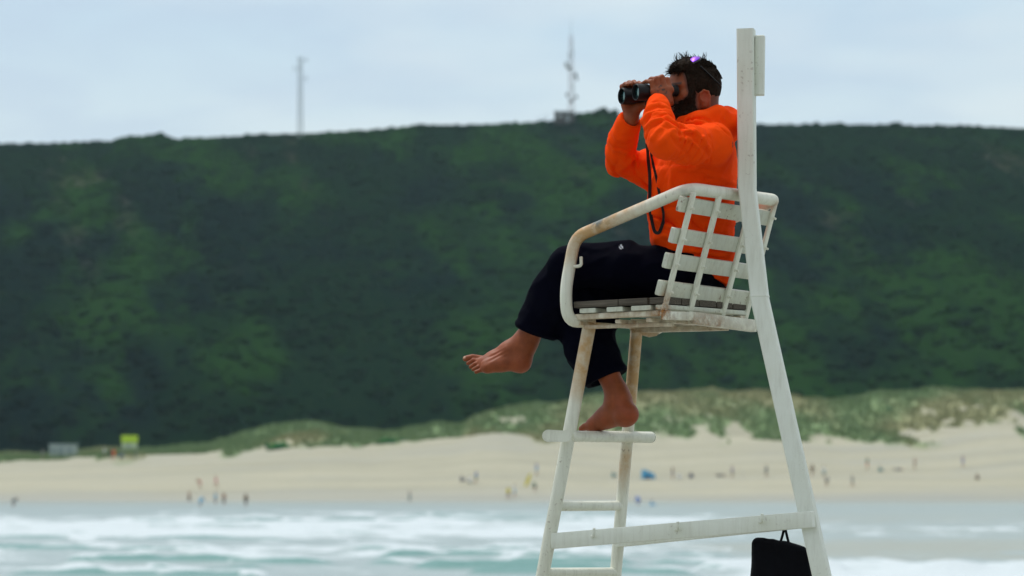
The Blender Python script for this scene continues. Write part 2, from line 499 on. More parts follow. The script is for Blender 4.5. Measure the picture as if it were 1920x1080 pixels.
f1 = g.noise(v, .35, 5, .6); f2 = g.noise(v, 2.5, 4, .6)
sand = g.mix(f1, (.35, .33, .235), (.44, .415, .305))
st_ = g.noise(g.coord((.018, .22, .22)), 1.0, 5, .6); sand = g.mix(g.ramp(st_, [(.42, 0), (.62, .6)]), sand, (.27, .26, .19))
sand = g.mix(g.ramp(f2, [(.4, 0), (.7, .35)]), sand, (.33, .315, .24))
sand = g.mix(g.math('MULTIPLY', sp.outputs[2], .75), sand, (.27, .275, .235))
pl = g.mix(sp.outputs[1], g.mix(f2, (.23, .235, .11), (.30, .30, .15)), g.mix(f2, (.10, .18, .065), (.18, .26, .10)))
g.put(b.inputs['Base Color'], g.mix(sp.outputs[0], sand, pl))
g.put(b.inputs['Roughness'], g.math('SUBTRACT', .95, g.math('MULTIPLY', sp.outputs[2], .3)))
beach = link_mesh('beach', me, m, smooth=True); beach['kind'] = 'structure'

# ------------------------------------------------------------------ sea
def row_of(D): return HZ + CAM_Z * F_PX / D
ys = np.concatenate([[1450, 1350, 1250, 1180, 1140, 1120, 1105], np.arange(1096, 937, -.55)])
Ds = CAM_Z * F_PX / (ys - HZ)
t = np.concatenate([np.linspace(-1.2, -.3, 20)[:-1], np.linspace(-.3, .3, 760), np.linspace(.3, 1.2, 20)[1:]])
DD = np.repeat(Ds[:, None], len(t), 1); XX = t[None] * np.maximum(DD, 60)
yy = row_of(DD); px = 960 + F_PX * XX / DD
h = np.zeros(XX.shape); crest = np.zeros(XX.shape)
right = smooth(1080, 1560, px)
for i, (D0, amp, wd) in enumerate([(97, .42, 2.4), (103.5, .50, 1.8), (111, .46, 2.0), (120, .44, 2.0), (131, .36, 2.4), (143, .30, 3), (153, .34, 3), (168, .42, 3.2), (190, .45, 3.5), (214, .40, 4), (243, .42, 5), (262, .22, 5)]):
    xs_ = 2.6 if D0 < 135 else 1.0
    cl_ = D0 + 9 * (fbm2(XX * xs_ / 24 + i * 7.3, XX * 0 + i, 40 + i, 3) - .5) * (D0 / 130)
    am = amp * smooth(.36, .62, fbm2(XX * xs_ / 13 + i * 3.1, XX * 0 + 5.5 * i, 60 + i, 3)) * (1 - .75 * right * (D0 > 106))
    q = (DD - cl_) / wd
    prof = np.exp(-np.where(q > 0, (q * 1.9) ** 2, q ** 2))
    h += am * prof
    crest = np.maximum(crest, am * np.exp(-((q - .25) * 2.0) ** 2))
chop = (fbm2(XX / 1.6, DD / 2.2, 80, 4) - .5)
h += chop * .16 * (1 - smooth(250, 300, DD)) + (fbm2(XX / 5, DD / 5, 81, 3) - .5) * .12 * (1 - smooth(240, 300, DD))
bias = np.interp(yy, [900, 950, 962, 970, 976, 982, 1004, 1012, 1020, 1030, 1040, 1050, 1060, 1075, 1090], [0, 0, .18, .38, .20, .62, .66, .34, .30, .42, .36, .30, .26, .22, .2])
biasr = np.interp(yy, [900, 962, 975, 985, 1000, 1008, 1048, 1056, 1085], [0, 0, .12, .30, .22, .02, .02, .62, .62])
bias = bias * (1 - right) + biasr * right
fn = fbm2(XX / 13, DD / 5.5, 90, 5, .55)
fd = fbm2(XX / 2.2, DD / 2.2, 91, 4, .6)
foam = smooth(.66, 1.12, fn * .75 + fd * .22 + bias * .85 + crest * 1.0 - .04)
cap = smooth(.25, .42, crest) * smooth(.42, .62, fbm2(XX / 4, DD / 3, 97, 4)) * (1 - .4 * right)
foam = np.clip(foam + .8 * cap + .55 * smooth(.5, .72, fd) * smooth(.25, .6, fn + bias * .5) * (bias > .15), 0, 1)
foam *= 1 - smooth(275, 300, DD)
foam = np.maximum(foam, .55 * smooth(.55, .7, fbm2(XX / 30, DD / 3.5, 92, 3)) * smooth(300, 380, DD) * .5)
bar = smooth(.45, .6, fbm2(XX / 45, DD / 6, 93, 3) + .25 * right - .08) * right * np.interp(yy, [940, 965, 972, 985, 1005, 1020, 1045, 1052], [0, .25, .7, .1, .3, .9, .8, 0])
bar = np.maximum(bar, .35 * smooth(950, 941, yy) * 0 + .5 * (1 - smooth(941, 953, yy)))
teal = np.clip(1.0 * smooth(.12, .34, h) * (1 - .6 * smooth(130, 260, DD)), 0, 1)
z = np.maximum(h - .05, -.3) * (1 - smooth(320, 380, DD)) + .0
Vs = np.stack([XX, DD + CAM_Y, z + foam * .05], -1).reshape(-1, 3)
nr, nc = XX.shape
me = np_mesh('sea', Vs, grid_faces(nr, nc), np.stack([foam, teal, bar], -1).reshape(-1, 3))
m, nt, b = mat('sea_water'); g = N(nt)
a = g.attr('tint'); sp = nt.nodes.new('ShaderNodeSeparateColor'); nt.links.new(a.outputs[0], sp.inputs[0])
v = g.coord((1, .6, 1))
fo = g.noise(v, .9, 6, .62); fo2 = g.noise(v, 4.5, 4, .6)
fm = g.math('ADD', sp.outputs[0], g.math('MULTIPLY', g.math('SUBTRACT', fo, .5), .55)); fm = g.ramp(fm, [(.28, 0), (.70, 1)])
wc = g.mix(sp.outputs[1], (.32, .39, .385), (.085, .235, .205))
wc = g.mix(g.math('MULTIPLY', sp.outputs[2], .8), wc, (.33, .33, .25))
g.put(b.inputs['Base Color'], g.mix(fm, wc, (.56, .62, .64)))
g.put(b.inputs['Roughness'], g.math('ADD', .32, g.math('MULTIPLY', fm, .5)))
b.inputs['IOR'].default_value = 1.33
g.bump(b, g.math('ADD', fo2, g.math('MULTIPLY', fo, 2)), .6, .12)
sea = link_mesh('sea', me, m, smooth=True); sea['kind'] = 'structure'

# ------------------------------------------------------------------ hill
CREST = ([-900, 0, 80, 150, 230, 285, 300, 312, 330, 420, 480, 560, 640, 700, 790, 860, 940, 1000, 1060, 1100, 1130, 1180, 1300, 1430, 1560, 1640, 1680, 1720, 1800, 1920, 2800],
         [300, 276, 273, 271, 267, 259, 255, 262, 266, 260, 256, 254, 250, 247, 240, 238, 237, 233, 225, 214, 212, 222, 236, 239, 240, 239, 236, 240, 240, 246, 262])
DC = 750.0
Xh = np.concatenate([np.linspace(-420, -165, 40)[:-1], np.arange(-165, 165.1, .75), np.linspace(165, 420, 40)[1:]])
sv = np.concatenate([np.linspace(0, 1, 190), 1 + np.array([.02, .05, .1, .2, .4, .8, 1.3])])
SS, XX = np.meshgrid(sv, Xh, indexing='ij')
def hill_pt(X, s):
    base_d = 508 + 14 * (fbm2(X / 60, X * 0, 101, 3) - .5)
    D = base_d + (DC - base_d) * np.where(s < 1, s ** 1.12, s)
    zc = CAM_Z + (HZ + 5 - at_px(960 + F_PX * X / DC, *CREST)) * DC / F_PX
    zb_ = 4.0
    pr = np.where(s < 1, .50 * s + .50 * s ** .62, 1 + (s - 1) * .02)
    zz = zb_ + (zc - zb_) * pr
    # spurs and gullies that run down to the right
    u_ = X * .86 + zz * .62; v_ = zz * .9 - X * .35
    env = np.clip(s * 5, 0, 1) * np.clip((1.02 - s) * 7, 0, 1)
    dz = (fbm2(u_ / 26, v_ / 85, 111, 4) - .5) * 24 + (fbm2(u_ / 10, v_ / 18, 112, 4) - .5) * 8
    return D - dz * env * .9, zz + dz * env * .25
Dh, zh = hill_pt(XX, SS)
Vh = np.stack([XX, Dh + CAM_Y, zh], -1).reshape(-1, 3)
def hill_tint(X, D, zz):
    u_ = X * .86 + zz * .62; v_ = zz * .9 - X * .35
    a1 = fbm2(u_ / 15, v_ / 20, 121, 6, .62); a2 = fbm2(u_ / 50 + 3, v_ / 26, 122, 4)
    bright = smooth(.45, .66, a1 * .78 + a2 * .26) * .9
    rock = smooth(.66, .76, fbm2(u_ / 12 + 9, v_ / 26, 123, 5, .6)) * smooth(.3, .8, zz / 95)
    blue = smooth(.42, .62, fbm2(X / 40, zz / 28, 124, 4))
    return bright, rock, blue
br, ro, bl = hill_tint(XX, Dh, zh)
me = np_mesh('hill', Vh, grid_faces(*XX.shape), np.stack([br, ro, bl], -1).reshape(-1, 3))
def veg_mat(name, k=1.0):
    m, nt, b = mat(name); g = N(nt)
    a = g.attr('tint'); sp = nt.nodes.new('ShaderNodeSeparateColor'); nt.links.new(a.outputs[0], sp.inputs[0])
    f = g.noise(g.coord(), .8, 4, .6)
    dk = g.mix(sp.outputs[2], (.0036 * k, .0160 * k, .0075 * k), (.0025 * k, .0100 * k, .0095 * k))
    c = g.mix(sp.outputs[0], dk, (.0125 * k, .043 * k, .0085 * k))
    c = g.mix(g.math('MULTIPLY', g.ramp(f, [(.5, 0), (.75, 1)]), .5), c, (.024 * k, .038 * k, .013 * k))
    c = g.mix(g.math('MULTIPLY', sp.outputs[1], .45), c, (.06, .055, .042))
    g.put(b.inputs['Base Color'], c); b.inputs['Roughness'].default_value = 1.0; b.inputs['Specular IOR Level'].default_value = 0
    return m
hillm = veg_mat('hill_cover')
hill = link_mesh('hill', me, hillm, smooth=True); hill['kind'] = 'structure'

# low scrub over the whole hillside, one mass nobody could count
import bmesh
bm = bmesh.new(); bmesh.ops.create_icosphere(bm, subdivisions=1, radius=1)
icoV = np.array([v.co[:] for v in bm.verts]); icoF = np.array([[v.index for v in f.verts] for f in bm.faces]); bm.free()
def blobs(cen, rad, seed, squash=.75, rough=.35):
    r = np.random.default_rng(seed); n = len(cen); k = len(icoV)
    rot = r.uniform(0, 6.28, n); c, s = np.cos(rot), np.sin(rot)
    V = np.repeat(icoV[None], n, 0)
    V = np.stack([V[..., 0] * c[:, None] - V[..., 1] * s[:, None], V[..., 0] * s[:, None] + V[..., 1] * c[:, None], V[..., 2] * squash], -1)
    V = V * (1 + r.uniform(-rough, rough, (n, k)))[..., None] * rad[:, None, None] + cen[:, None]
    F_ = icoF[None] + (np.arange(n) * k)[:, None, None]
    return V.reshape(-1, 3), F_.reshape(-1, 3)
nS = 15000
sx_ = rng.uniform(-190, 190, nS); ss = rng.uniform(.0, 1.0, nS) ** .8
ss[:1500] = rng.uniform(.97, 1.03, 1500)
Dq, zq = hill_pt(sx_, ss)
rad = rng.uniform(.7, 2.0, nS) * np.where(rng.random(nS) < .15, 1.7, 1)
rad[:1500] *= .55
Vv, Ff = blobs(np.stack([sx_, Dq + CAM_Y, zq - rad * .36], 1), rad, 5, .72, .2)
b1, r1, l1 = hill_tint(sx_, Dq, zq)
keep = r1 < .5
tn = np.stack([np.clip(b1 * rng.uniform(.4, 1.5, nS) + rng.normal(0, .10, nS), 0, 1), r1 * .2, np.clip(l1 + rng.normal(0, .15, nS), 0, 1)], 1)
tn = np.repeat(tn, len(icoV), 0)
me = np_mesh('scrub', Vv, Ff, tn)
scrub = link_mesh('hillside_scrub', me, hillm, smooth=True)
tag(scrub, 'dark green scrub covering the steep hillside behind the beach', 'scrub', kind='stuff')
def bush(px_, py_, D, r, name, label, cat, mm, seed, n=40, wide=1.0, group=None):
    c = P(px_, py_, D + CAM_Y); q = np.random.default_rng(seed)
    cs = q.normal(0, .42, (n, 3)) * [r * wide, r * wide * .8, r * .55] + [c.x, c.y, c.z]
    V, F_ = blobs(cs, q.uniform(.22, .45, n) * r, seed)
    tn = np.repeat(np.stack([q.uniform(.1, .7, n), np.zeros(n), q.uniform(0, 1, n)], 1), len(icoV), 0)
    o = link_mesh(name, np_mesh(name, V, F_, tn), mm, smooth=False); tag(o, label, cat, group)
    return o
bush(300, 263, 747, 2.3, 'bush', 'rounded dark bush on the skyline at the notch far from the masts', 'bush', hillm, 31)
bush(1128, 216, 749, 3.0, 'bush', 'dark bush on the skyline just beside the antenna mast with the hut', 'bush', hillm, 32)
bush(1678, 238, 749, 2.0, 'bush', 'small dark bush on the skyline beyond the chair post', 'bush', hillm, 33)

# marram grass on the dunes: tufts of blades, uncounted
bx = bpy.data.meshes
Xg = rng.uniform(-110, 110, 60000); Dg = rng.uniform(436, 500, 60000)
pn = fbm2(Xg / 6.5 + 7, Dg / 15, 21, 4); edge = (Dg - 440) / 14 + (fbm2(Xg / 5, Dg / 22, 22, 4) - .5) * 3.6
vg = smooth(-.1, .9, edge) * smooth(.33, .43, pn + .16 * smooth(452, 480, Dg) + .14 * (Xg < -2))
gr = smooth(.35, .65, fbm2(Xg / 12, Dg / 22, 23, 4) + .16 * (Xg < -8))
kk = (vg > .5) & (rng.random(60000) < .45); Xg, Dg, gr = Xg[kk], Dg[kk], gr[kk]
from mathutils.bvhtree import BVHTree
bvh = BVHTree.FromPolygons([tuple(q) for q in Vb[:, :].tolist()], [tuple(f) for f in grid_faces(len(rows_d), len(cols_x)).tolist()])
def ground_z(x, y):
    h_ = bvh.ray_cast(Vector((x, y, 200)), Vector((0, 0, -1)))
    return h_[0].z if h_[0] is not None else 0
zg = np.array([ground_z(x, d + CAM_Y) for x, d in zip(Xg, Dg)])
n = len(Xg); kb = 5
ang = rng.uniform(0, 6.28, (n, kb)); lean = rng.uniform(.1, .6, (n, kb)); hh = rng.uniform(.35, .95, (n, kb))
bx0 = np.stack([Xg[:, None] + .12 * np.cos(ang), (Dg + CAM_Y)[:, None] + .12 * np.sin(ang), np.repeat((zg - .05)[:, None], kb, 1)], -1)
tip = bx0 + np.stack([np.cos(ang) * lean * hh, np.sin(ang) * lean * hh, hh], -1)
sd_ = np.stack([-np.sin(ang), np.cos(ang), ang * 0], -1) * .11
V = np.stack([bx0 - sd_, bx0 + sd_, tip], 2).reshape(-1, 3); Fg = np.arange(len(V)).reshape(-1, 3)
tn = np.repeat(np.stack([gr + rng.normal(0, .08, n), rng.random(n) * .5, gr], 1).clip(0, 1), kb * 3, 0)
me = np_mesh('dune_grass', V, Fg, tn)
m, nt, b = mat('marram_grass'); g = N(nt); a = g.attr('tint'); sp = nt.nodes.new('ShaderNodeSeparateColor'); nt.links.new(a.outputs[0], sp.inputs[0])
c1 = g.mix(sp.outputs[0], (.29, .29, .14), (.15, .235, .09)); c1 = g.mix(g.math('MULTIPLY', sp.outputs[1], .4), c1, (.36, .35, .20))
g.put(b.inputs['Base Color'], c1); b.inputs['Roughness'].default_value = .8
dg = link_mesh('dune_grass', me, m); tag(dg, 'green and straw coloured grass growing on the sand dunes', 'grass', kind='stuff')
duneb = veg_mat('dune_bush', 6.5)
for i, (px_, py_, D, r, wd_, lb) in enumerate([
    (520, 838, 447, 1.3, 1.3, 'dark bush at the foot of the green dune nearest the yellow sign'),
    (670, 842, 441, .8, 1, 'tiny round bush alone on the sand between the green dunes'),
    (735, 830, 452, 1.5, 1.9, 'low olive bush at the sand edge between two green dunes'),
    (1385, 795, 470, 2.0, 2.3, 'wide dark bush low on the dune left of the chair post'),
    (1580, 805, 466, 1.7, 2.4, 'long dark bush low on the dune right of the chair post'),
    (1690, 778, 478, 2.6, 1.7, 'large dark bush beside the bare sandy gap in the dune'),
    (1760, 752, 488, 2.4, 1.6, 'green bush on the dune top above the bare sandy gap'),
    (1885, 800, 462, 1.6, 1.9, 'brownish bush low on the last dune at the far side')]):
    bush(px_, py_, D, r, 'dune_bush', lb, 'bush', duneb, 40 + i, 46, wd_)

# ------------------------------------------------------------------ sea air
me = bpy.data.meshes.new('haze'); mb = MB(); mb.box((0, 620, 67), (430, 0, 0), (0, 660, 0), (0, 0, 73))
o = mb.build('haze', None, smooth=False); o['kind'] = 'stuff'; o['label'] = 'pale sea haze that fades the far hill'; o['category'] = 'haze'
mv = bpy.data.materials.new('haze'); mv.use_nodes = True; nt = mv.node_tree; nt.nodes.clear()
out = nt.nodes.new('ShaderNodeOutputMaterial'); pv = nt.nodes.new('ShaderNodeVolumePrincipled'); nt.links.new(pv.outputs[0], out.inputs['Volume'])
pv.inputs['Color'].default_value = (.60, .84, .92, 1); pv.inputs['Density'].default_value = HAZE; pv.inputs['Anisotropy'].default_value = .2
mv.cycles.homogeneous_volume = True if hasattr(mv.cycles, 'homogeneous_volume') else False
o.data.materials.append(mv)
# ------------------------------------------------------------------ lifeguard chair
whitep = paint_mat('white_chair_paint')
whitec = paint_mat('white_post_paint', (.75, .78, .695), .36)
slatp = paint_mat('white_slat_paint', (.55, .58, .50), .8)
SPOTS = []   # (point, radius, channel, strength)
def spot(px, py, Y, r, ch, s=1.0): SPOTS.append((np.array(P(px, py, Y)), r, ch, s))
for q in [(1090, 425, -.05, .10), (1130, 412, -.12, .085), (1180, 385, -.18, .06), (1078, 455, 0, .07), (1110, 432, -.08, .08), (1150, 400, -.15, .05), (1072, 475, 0, .06), (1210, 372, -.22, .05)]: spot(*q, 0, 1.5)
for q in [(1102, 650, .05, .08), (1095, 690, .06, .085), (1090, 720, .07, .06), (1108, 615, .05, .05)]: spot(*q, 0, 1.1)
for q in [(1190, 650, .3, .10), (1188, 700, .3, .10), (1186, 745, .3, .08), (1190, 615, .3, .06)]: spot(*q, 0, 1.4)
for q in [(1172, 880, .3, .07), (1170, 905, .3, .05), (1178, 860, .3, .05)]: spot(*q, 0, 1.2)
for q in [(1240, 585, -.28, .045), (1245, 560, -.28, .03), (1237, 600, -.28, .03), (1259, 450, -.3, .012), (1276, 445, -.32, .012)]: spot(*q, 1, 1.3)
for q in [(1330, 605, -.15, .05), (1350, 608, -.1, .04), (1310, 600, -.2, .035), (1392, 614, -.05, .03), (1375, 612, -.08, .03)]: spot(*q, 1, .75)
for q in [(1434, 460, 0, .015), (1438, 440, 0, .01), (1455, 385, 0, .02), (1150, 590, 0, .06), (1200, 592, -.1, .06), (1120, 592, 0, .05)]: spot(*q, 1, .8)
for q in [(1120, 410, -.12, .03), (1140, 402, -.13, .03), (1160, 393, -.14, .03), (1090, 440, 0, .012), (1285, 358, -.36, .01), (1066, 548, 0, .01)]: spot(*q, 2, 1.6)
for q in [(1150, 818, .1, .03), (1105, 812, 0, .02), (1195, 812, .25, .03), (1130, 806, 0.05, .03)]: spot(*q, 2, .7)
def stain(V, k=1.0, base=0.0):
    c = np.zeros((len(V), 3)) + base
    for p, r, ch, s in SPOTS:
        d = np.linalg.norm(V - p, axis=1); c[:, ch] = np.maximum(c[:, ch], s * np.exp(-(d / r) ** 2 * 1.2))
    return np.clip(c * k, 0, 1.2)
grime = lambda V: stain(V, 1, 0) + np.array([.28, .22, 0])

GZ = 2.0
chair = empty('lifeguard_chair', CH(0, 0, GZ), 'tall white metal lifeguard chair with weathered paint, slatted back and ladder', 'chair')
# rear post: slanted leg, shallow kink, then upright
foot = CU(1706, 1811, 0); kink = CU(1424, 556, 0); knee = CU(1401, 352, 0); top = CU(1397.5, 56, 0); top.x = knee.x - .004; top.y = knee.y
foot = kink + (CU(1541, 1078, 0) - kink) * ((kink.z - GZ + .25) / (kink.z - CU(1541, 1078, 0).z))
wx = Vector((math.cos(R(-13)), math.sin(R(-13)), 0)); wy = Vector((-wx.y, wx.x, 0))
def post(mbx, stations, w=.0305):
    V = []; n = 0
    for q, k in stations:
        for sx_, sy_ in ((-1, -1), (1, -1), (1, 1), (-1, 1)):
            for e in ((1, .86), (.86, 1)) if sx_ * sy_ > 0 else ((.86, 1), (1, .86)):
                V.append(Vector(q) + wx * sx_ * w * e[0] * k + wy * sy_ * w * e[1] * k)
        n += 1
    F = [(i * 8 + j, i * 8 + (j + 1) % 8, i * 8 + 8 + (j + 1) % 8, i * 8 + 8 + j) for i in range(n - 1) for j in range(8)]
    F += [tuple(range(8))[::-1], tuple((n - 1) * 8 + j for j in range(8))]
    mbx.add(V, F)
def lerps(a, b, k0, k1, n): return [(Vector(a).lerp(Vector(b), i / n), k0 + (k1 - k0) * i / n) for i in range(n + 1)]
m_ = MB()
post(m_, lerps(foot, kink - Vector((0, 0, .003)), 1.04, 1.02, 60) + [(kink + Vector((0, 0, .001)), 1.07)] + lerps(kink + Vector((0, 0, .007)), knee, 1.0, .98, 14)[0:] + lerps(knee + Vector((0, 0, .01)), top, 1.0, 1.0, 22))
m_.build('post', whitec, chair, angle=25, paint=stain)
m_ = MB(); a_ = P(1425.5, 67, knee.y + .0); b_ = P(1424.0, 179, knee.y + .0)
m_.box((a_ + b_) / 2, (b_ - a_) / 2, wx * .0165, wy * .0165, 8, .003)
for py_ in (90, 122, 158): m_.box(P(1415.0, py_, knee.y), (0, 0, .012), wx * .006, wy * .008, 1, 0)
m_.build('flag_socket', whitec, chair, paint=stain)

# arm rail: one bent tube from the near stringer head round the back to the far one
na = [CV(1110, 603, -.27), CV(1064, 603, -.28), CV(1060, 545, -.285), CU(1078, 445, -.262), CU(1291, 353, -.262), CU(1455, 375.5, .255)]
zf = na[3].z; fb = [CH(.262, -.265, zf + .0), CV(1243, 560, -.285), CV(1241, 618, -.28), CV(1188, 612, -.27)]
path = fillet(na + fb, [.055, .10, .05, .06, .035, .05, .10, .05])
m_ = MB(); m_.tube(path, .0222, 20); arm = m_.build('arm_rail', whitep, chair, angle=60, paint=stain)
# weld collar on the upright and the hook
m_ = MB(); ca = CV(1060.5, 553, -.285); m_.lathe(ca - Vector((0, 0, .005)), (0, 0, 1), [(0, .0222), (.003, .0245), (.007, .0245), (.011, .0222)]); m_.build('weld_ring', whitep, arm, paint=stain)
m_ = MB(); yh = ca.y - .018
m_.tube(fillet([P(1071, 498, yh + .01), P(1080, 500, yh - .005), P(1090, 498, yh - .01), P(1089.5, 481, yh - .01)], .016), .0062, 10, .006); m_.build('hook', whitep, arm, paint=stain)

# ladder
sn0, sn1 = CH(-.165, -.268, 4.275), None
def stringer(px0, py0, v0, px1, py1, v1):
    a, b = CV(px0, py0, v0), CV(px1, py1, v1); k = (a.z - GZ + .15) / (a.z - b.z); return a, a + (b - a) * k
nA, nB = stringer(1106, 606, -.27, 1017, 1080, -.43)
fA, fB = stringer(1194, 614, -.27, 1154, 1080, -.43)
m_ = MB(); m_.tube([nA, nB], .0245, 20, .02); m_.build('ladder_stringer', whitep, chair, angle=60, paint=stain)
m_ = MB(); m_.tube([fA, fB], .0225, 20, .02); m_.build('ladder_stringer', whitep, chair, angle=60, paint=stain)
def on_line(a, b, py):
    lo, hi = 0, 1
    for _ in range(40):
        t_ = (lo + hi) / 2; q = a.lerp(b, t_); r_ = HZ - (q.z - CAM_Z) * F_PX / (q.y - CAM_Y)
        if r_ < py: lo = t_
        else: hi = t_
    return a.lerp(b, lo)
for py_ in (948, 1073, 1205, 1340, 1480):
    m_ = MB(); m_.tube([on_line(nA, nB, py_ + 1), on_line(fA, fB, py_)], .0185, 16, .02); m_.build('rung', whitep, chair, angle=60, paint=stain)
# foot step: a round bar in front of the stringers with a flat plate at its near end
s0 = on_line(nA, nB, 818); s1 = on_line(fA, fB, 819); dl = (s1 - s0).normalized(); fo_ = Vector((-BX, -BY, 0))
stp = MB(); e0 = s0 - fo_ * .012 - dl * .005; e1 = s1 + dl * .085 - fo_ * .01
e1 = P(1221, 820, e1.y)
stp.tube([e0, e1], [.0205, .0215], 18, .015)
for q, s_ in ((e1, 1),):
    stp.lathe(q, dl, [(0, .0213), (.006, .019), (.011, .013), (.0135, .005)])
footstep = stp.build('foot_step', whitep, chair, angle=60, paint=stain)
m_ = MB(); y_ = s0.y - .035; V = []; n_ = 10
for dz_ in (0, .014):
    for i in range(n_ + 1):
        a = math.pi / 2 + math.pi * i / n_; V.append(P(1028 + 11.5 * math.cos(a), 817 - 11.5 * math.sin(a), y_ + dz_))
    for i in range(n_ + 1):
        a = -math.pi / 2 + math.pi * i / n_; V.append(P(1061 + 10.5 * math.cos(a), 818 - 10.5 * math.sin(a), y_ + dz_ - .03))
k_ = 2 * (n_ + 1); F = [tuple(range(k_)), tuple(range(k_, 2 * k_))[::-1]] + [(i, i + k_, (i + 1) % k_ + k_, (i + 1) % k_) for i in range(k_)]
m_.add(V, F); m_.build('end_plate', whitep, footstep, angle=30, paint=stain)
# near side brace (flat box bar with three coat hooks) and the far one
def poly_prism(mb_, pts, th):
    n = len(pts); V = [Vector(p) for p in pts] + [Vector(p) + Vector(th) for p in pts]
    mb_.add(V, [tuple(range(n)), tuple(range(n, 2 * n))[::-1]] + [(i, (i + 1) % n, (i + 1) % n + n, i + n) for i in range(n)])
yn0 = s0.y + .02; pk = CU(1528, 990, 0); yn1 = pk.y - .045
ynA = on_line(nA, nB, 1012).y - .012
m_ = MB(); a_ = P(1036, 1014.5, ynA); b_ = P(1525, 973.5, yn1)
m_.bar(a_, b_, .03, .058, bev=.004); br = m_.build('side_brace', whitec, chair, angle=30, paint=stain)
for hx, hy in ((1113, 1003), (1270, 991), (1428, 976)):
    yy_ = ynA + (yn1 - ynA) * (hx - 1036) / 489 - .017
    h_ = MB(); h_.tube(fillet([P(hx - 4, hy + 3, yy_), P(hx, hy + 2, yy_ - .02), P(hx + 1, hy - 3, yy_ - .03), P(hx + 1, hy - 13, yy_ - .032)], .01), [.005] * 1 + [.005] * 30 if False else .0055, 8, .005)
    h_.build('coat_hook', whitec, br, paint=stain)
ff = on_line(fA, fB, 1016)
m_ = MB(); b2 = CU(1522, 990, 0); m_.bar(P(1156, 1012, ff.y), P(1503, 975, b2.y + .05), .03, .058, bev=.004); m_.build('side_brace', whitec, chair, angle=30, paint=stain)

# seat frame, boards and slats
SZ = 4.279
m_ = MB()
zt = SZ - .006
for u_ in (-.235, .215):
    m_.bar(CH(u_, -.272, zt), CH(u_, .15, zt), .028, .020)
for v_ in (-.262, -.08, .06):
    m_.bar(CH(-.235, v_, zt - .022), CH(.215, v_, zt - .022), .024, .014)
m_.bar(CH(-.21, -.25, zt - .036), CH(-.17, .12, zt - .036), .022, .014)
m_.bar(CH(.10, -.27, zt - .034), CH(.13, .14, zt - .038), .03, .02)
m_.build('seat_frame', whitep, chair, angle=30, paint=lambda V: stain(V) + np.array([.45, .25, .1]))
# plate under the far stringer head
m_ = MB(); yp = fA.y - .035; poly_prism(m_, [P(x, y, yp) for x, y in ((1183, 598), (1246, 599), (1241, 619), (1232, 629), (1218, 632), (1204, 628), (1199, 612), (1183, 610))], (0, .02, 0)); m_.build('gusset_plate', whitep, chair, angle=30, paint=lambda V: stain(V) + np.array([.35, .1, 0]))
for i, v_ in enumerate((-.20, -.075, .045, .13)):
    m_ = MB(); m_.box(CH(-.01, v_, SZ + .0145), Vector((LX, LY, 0)) * .25, Vector((BX, BY, 0)) * (.037 if i < 2 else .045 if i == 2 else .02), (0, 0, .0085), 20, .003)
    m_.build('seat_slat', slatp, chair, angle=30, paint=stain)
woodm, nt, b = mat('grey_wood'); g = N(nt); vv = g.coord((1, 1, 1), (0, 0, R(40.5)))
mm_ = nt.nodes.new('ShaderNodeMapping'); nt.links.new(vv, mm_.inputs[0]); mm_.inputs['Scale'].default_value = (4, 120, 260)
f = g.noise(mm_.outputs[0], 1.3, 5, .65)
g.put(b.inputs['Base Color'], g.ramp(f, [(.3, (.020, .016, .011)), (.5, (.075, .062, .045)), (.72, (.17, .145, .11))])); b.inputs['Roughness'].default_value = .85
g.bump(b, f, .6, .002)
for v0, v1 in ((-.262, -.058), (-.055, .075), (.085, .15)):
    for u0, u1 in ((-.262, -.16), (-.155, -.055), (-.05, .05), (.055, .15), (.155, .25)):
        m_ = MB(); m_.box(CH((u0 + u1) / 2, (v0 + v1) / 2, SZ + .0375), Vector((BX, BY, 0)) * (v1 - v0) / 2, Vector((LX, LY, 0)) * (u1 - u0) / 2, (0, 0, .0115), 8, .002)
        m_.build('seat_board', woodm, chair, angle=30)
# backrest
bars = []
for u_, w_ in ((-.25, .024), (-.098, .026), (.10, .024), (.245, .022)):
    tp = CH(u_, .272, 4.69); bt = CH(u_, .135, 4.262)
    m_ = MB(); m_.bar(bt, tp, w_, .012, up=(BX, BY, 0)); 
    if u_ == -.098:
        poly_prism(m_, [bt + Vector((LX, LY, 0)) * a + Vector((0, 0, c)) for a, c in ((-.022, 0), (.028, 0), (.014, .09), (-.012, .09))], Vector((BX, BY, 0)) * .008)
    bars.append((m_.build('backrest_bar', whitep, chair, angle=30, paint=stain), bt, tp))
bn = Vector((0, 0, 1)).cross(Vector((LX, LY, 0)))  # outward normal seed
dirb = (bars[0][2] - bars[0][1]).normalized(); nb_ = Vector((LX, LY, 0)).cross(dirb).normalized()
if nb_.dot(Vector((BX, BY, 0))) < 0: nb_ = -nb_
for z_ in (4.638, 4.530, 4.443, 4.348):
    t_ = (z_ - 4.262) / (4.69 - 4.262); c = CH(0, .135 + .137 * t_, z_) - nb_ * .0175
    Ld = Vector((LX, LY, 0)); m_ = MB()
    prof = []
    for k_ in range(25):
        u_ = -.288 + .541 * k_ / 24; bow = -.012 * (1 - ((u_ + .02) / .27) ** 2) * 0
        prof.append((u_, bow))
    m_.box(c + Ld * (-.0175), (Ld * .2705 - Vector((0, 0, .0065))), dirb * .0275, nb_ * .0115, 30, .004)
    m_.build('backrest_slat', slatp, chair, angle=30, paint=lambda V: stain(V))
    for bo, bt, tp in bars:
        q = bt.lerp(tp, t_) + nb_ * .005
        k2 = MB(); k2.lathe(q, nb_, [(0, .0085), (.004, .008), (.005, .0045), (.016, .004), (.017, .002)], 10); k2.build('bolt', whitep, bo, paint=stain)
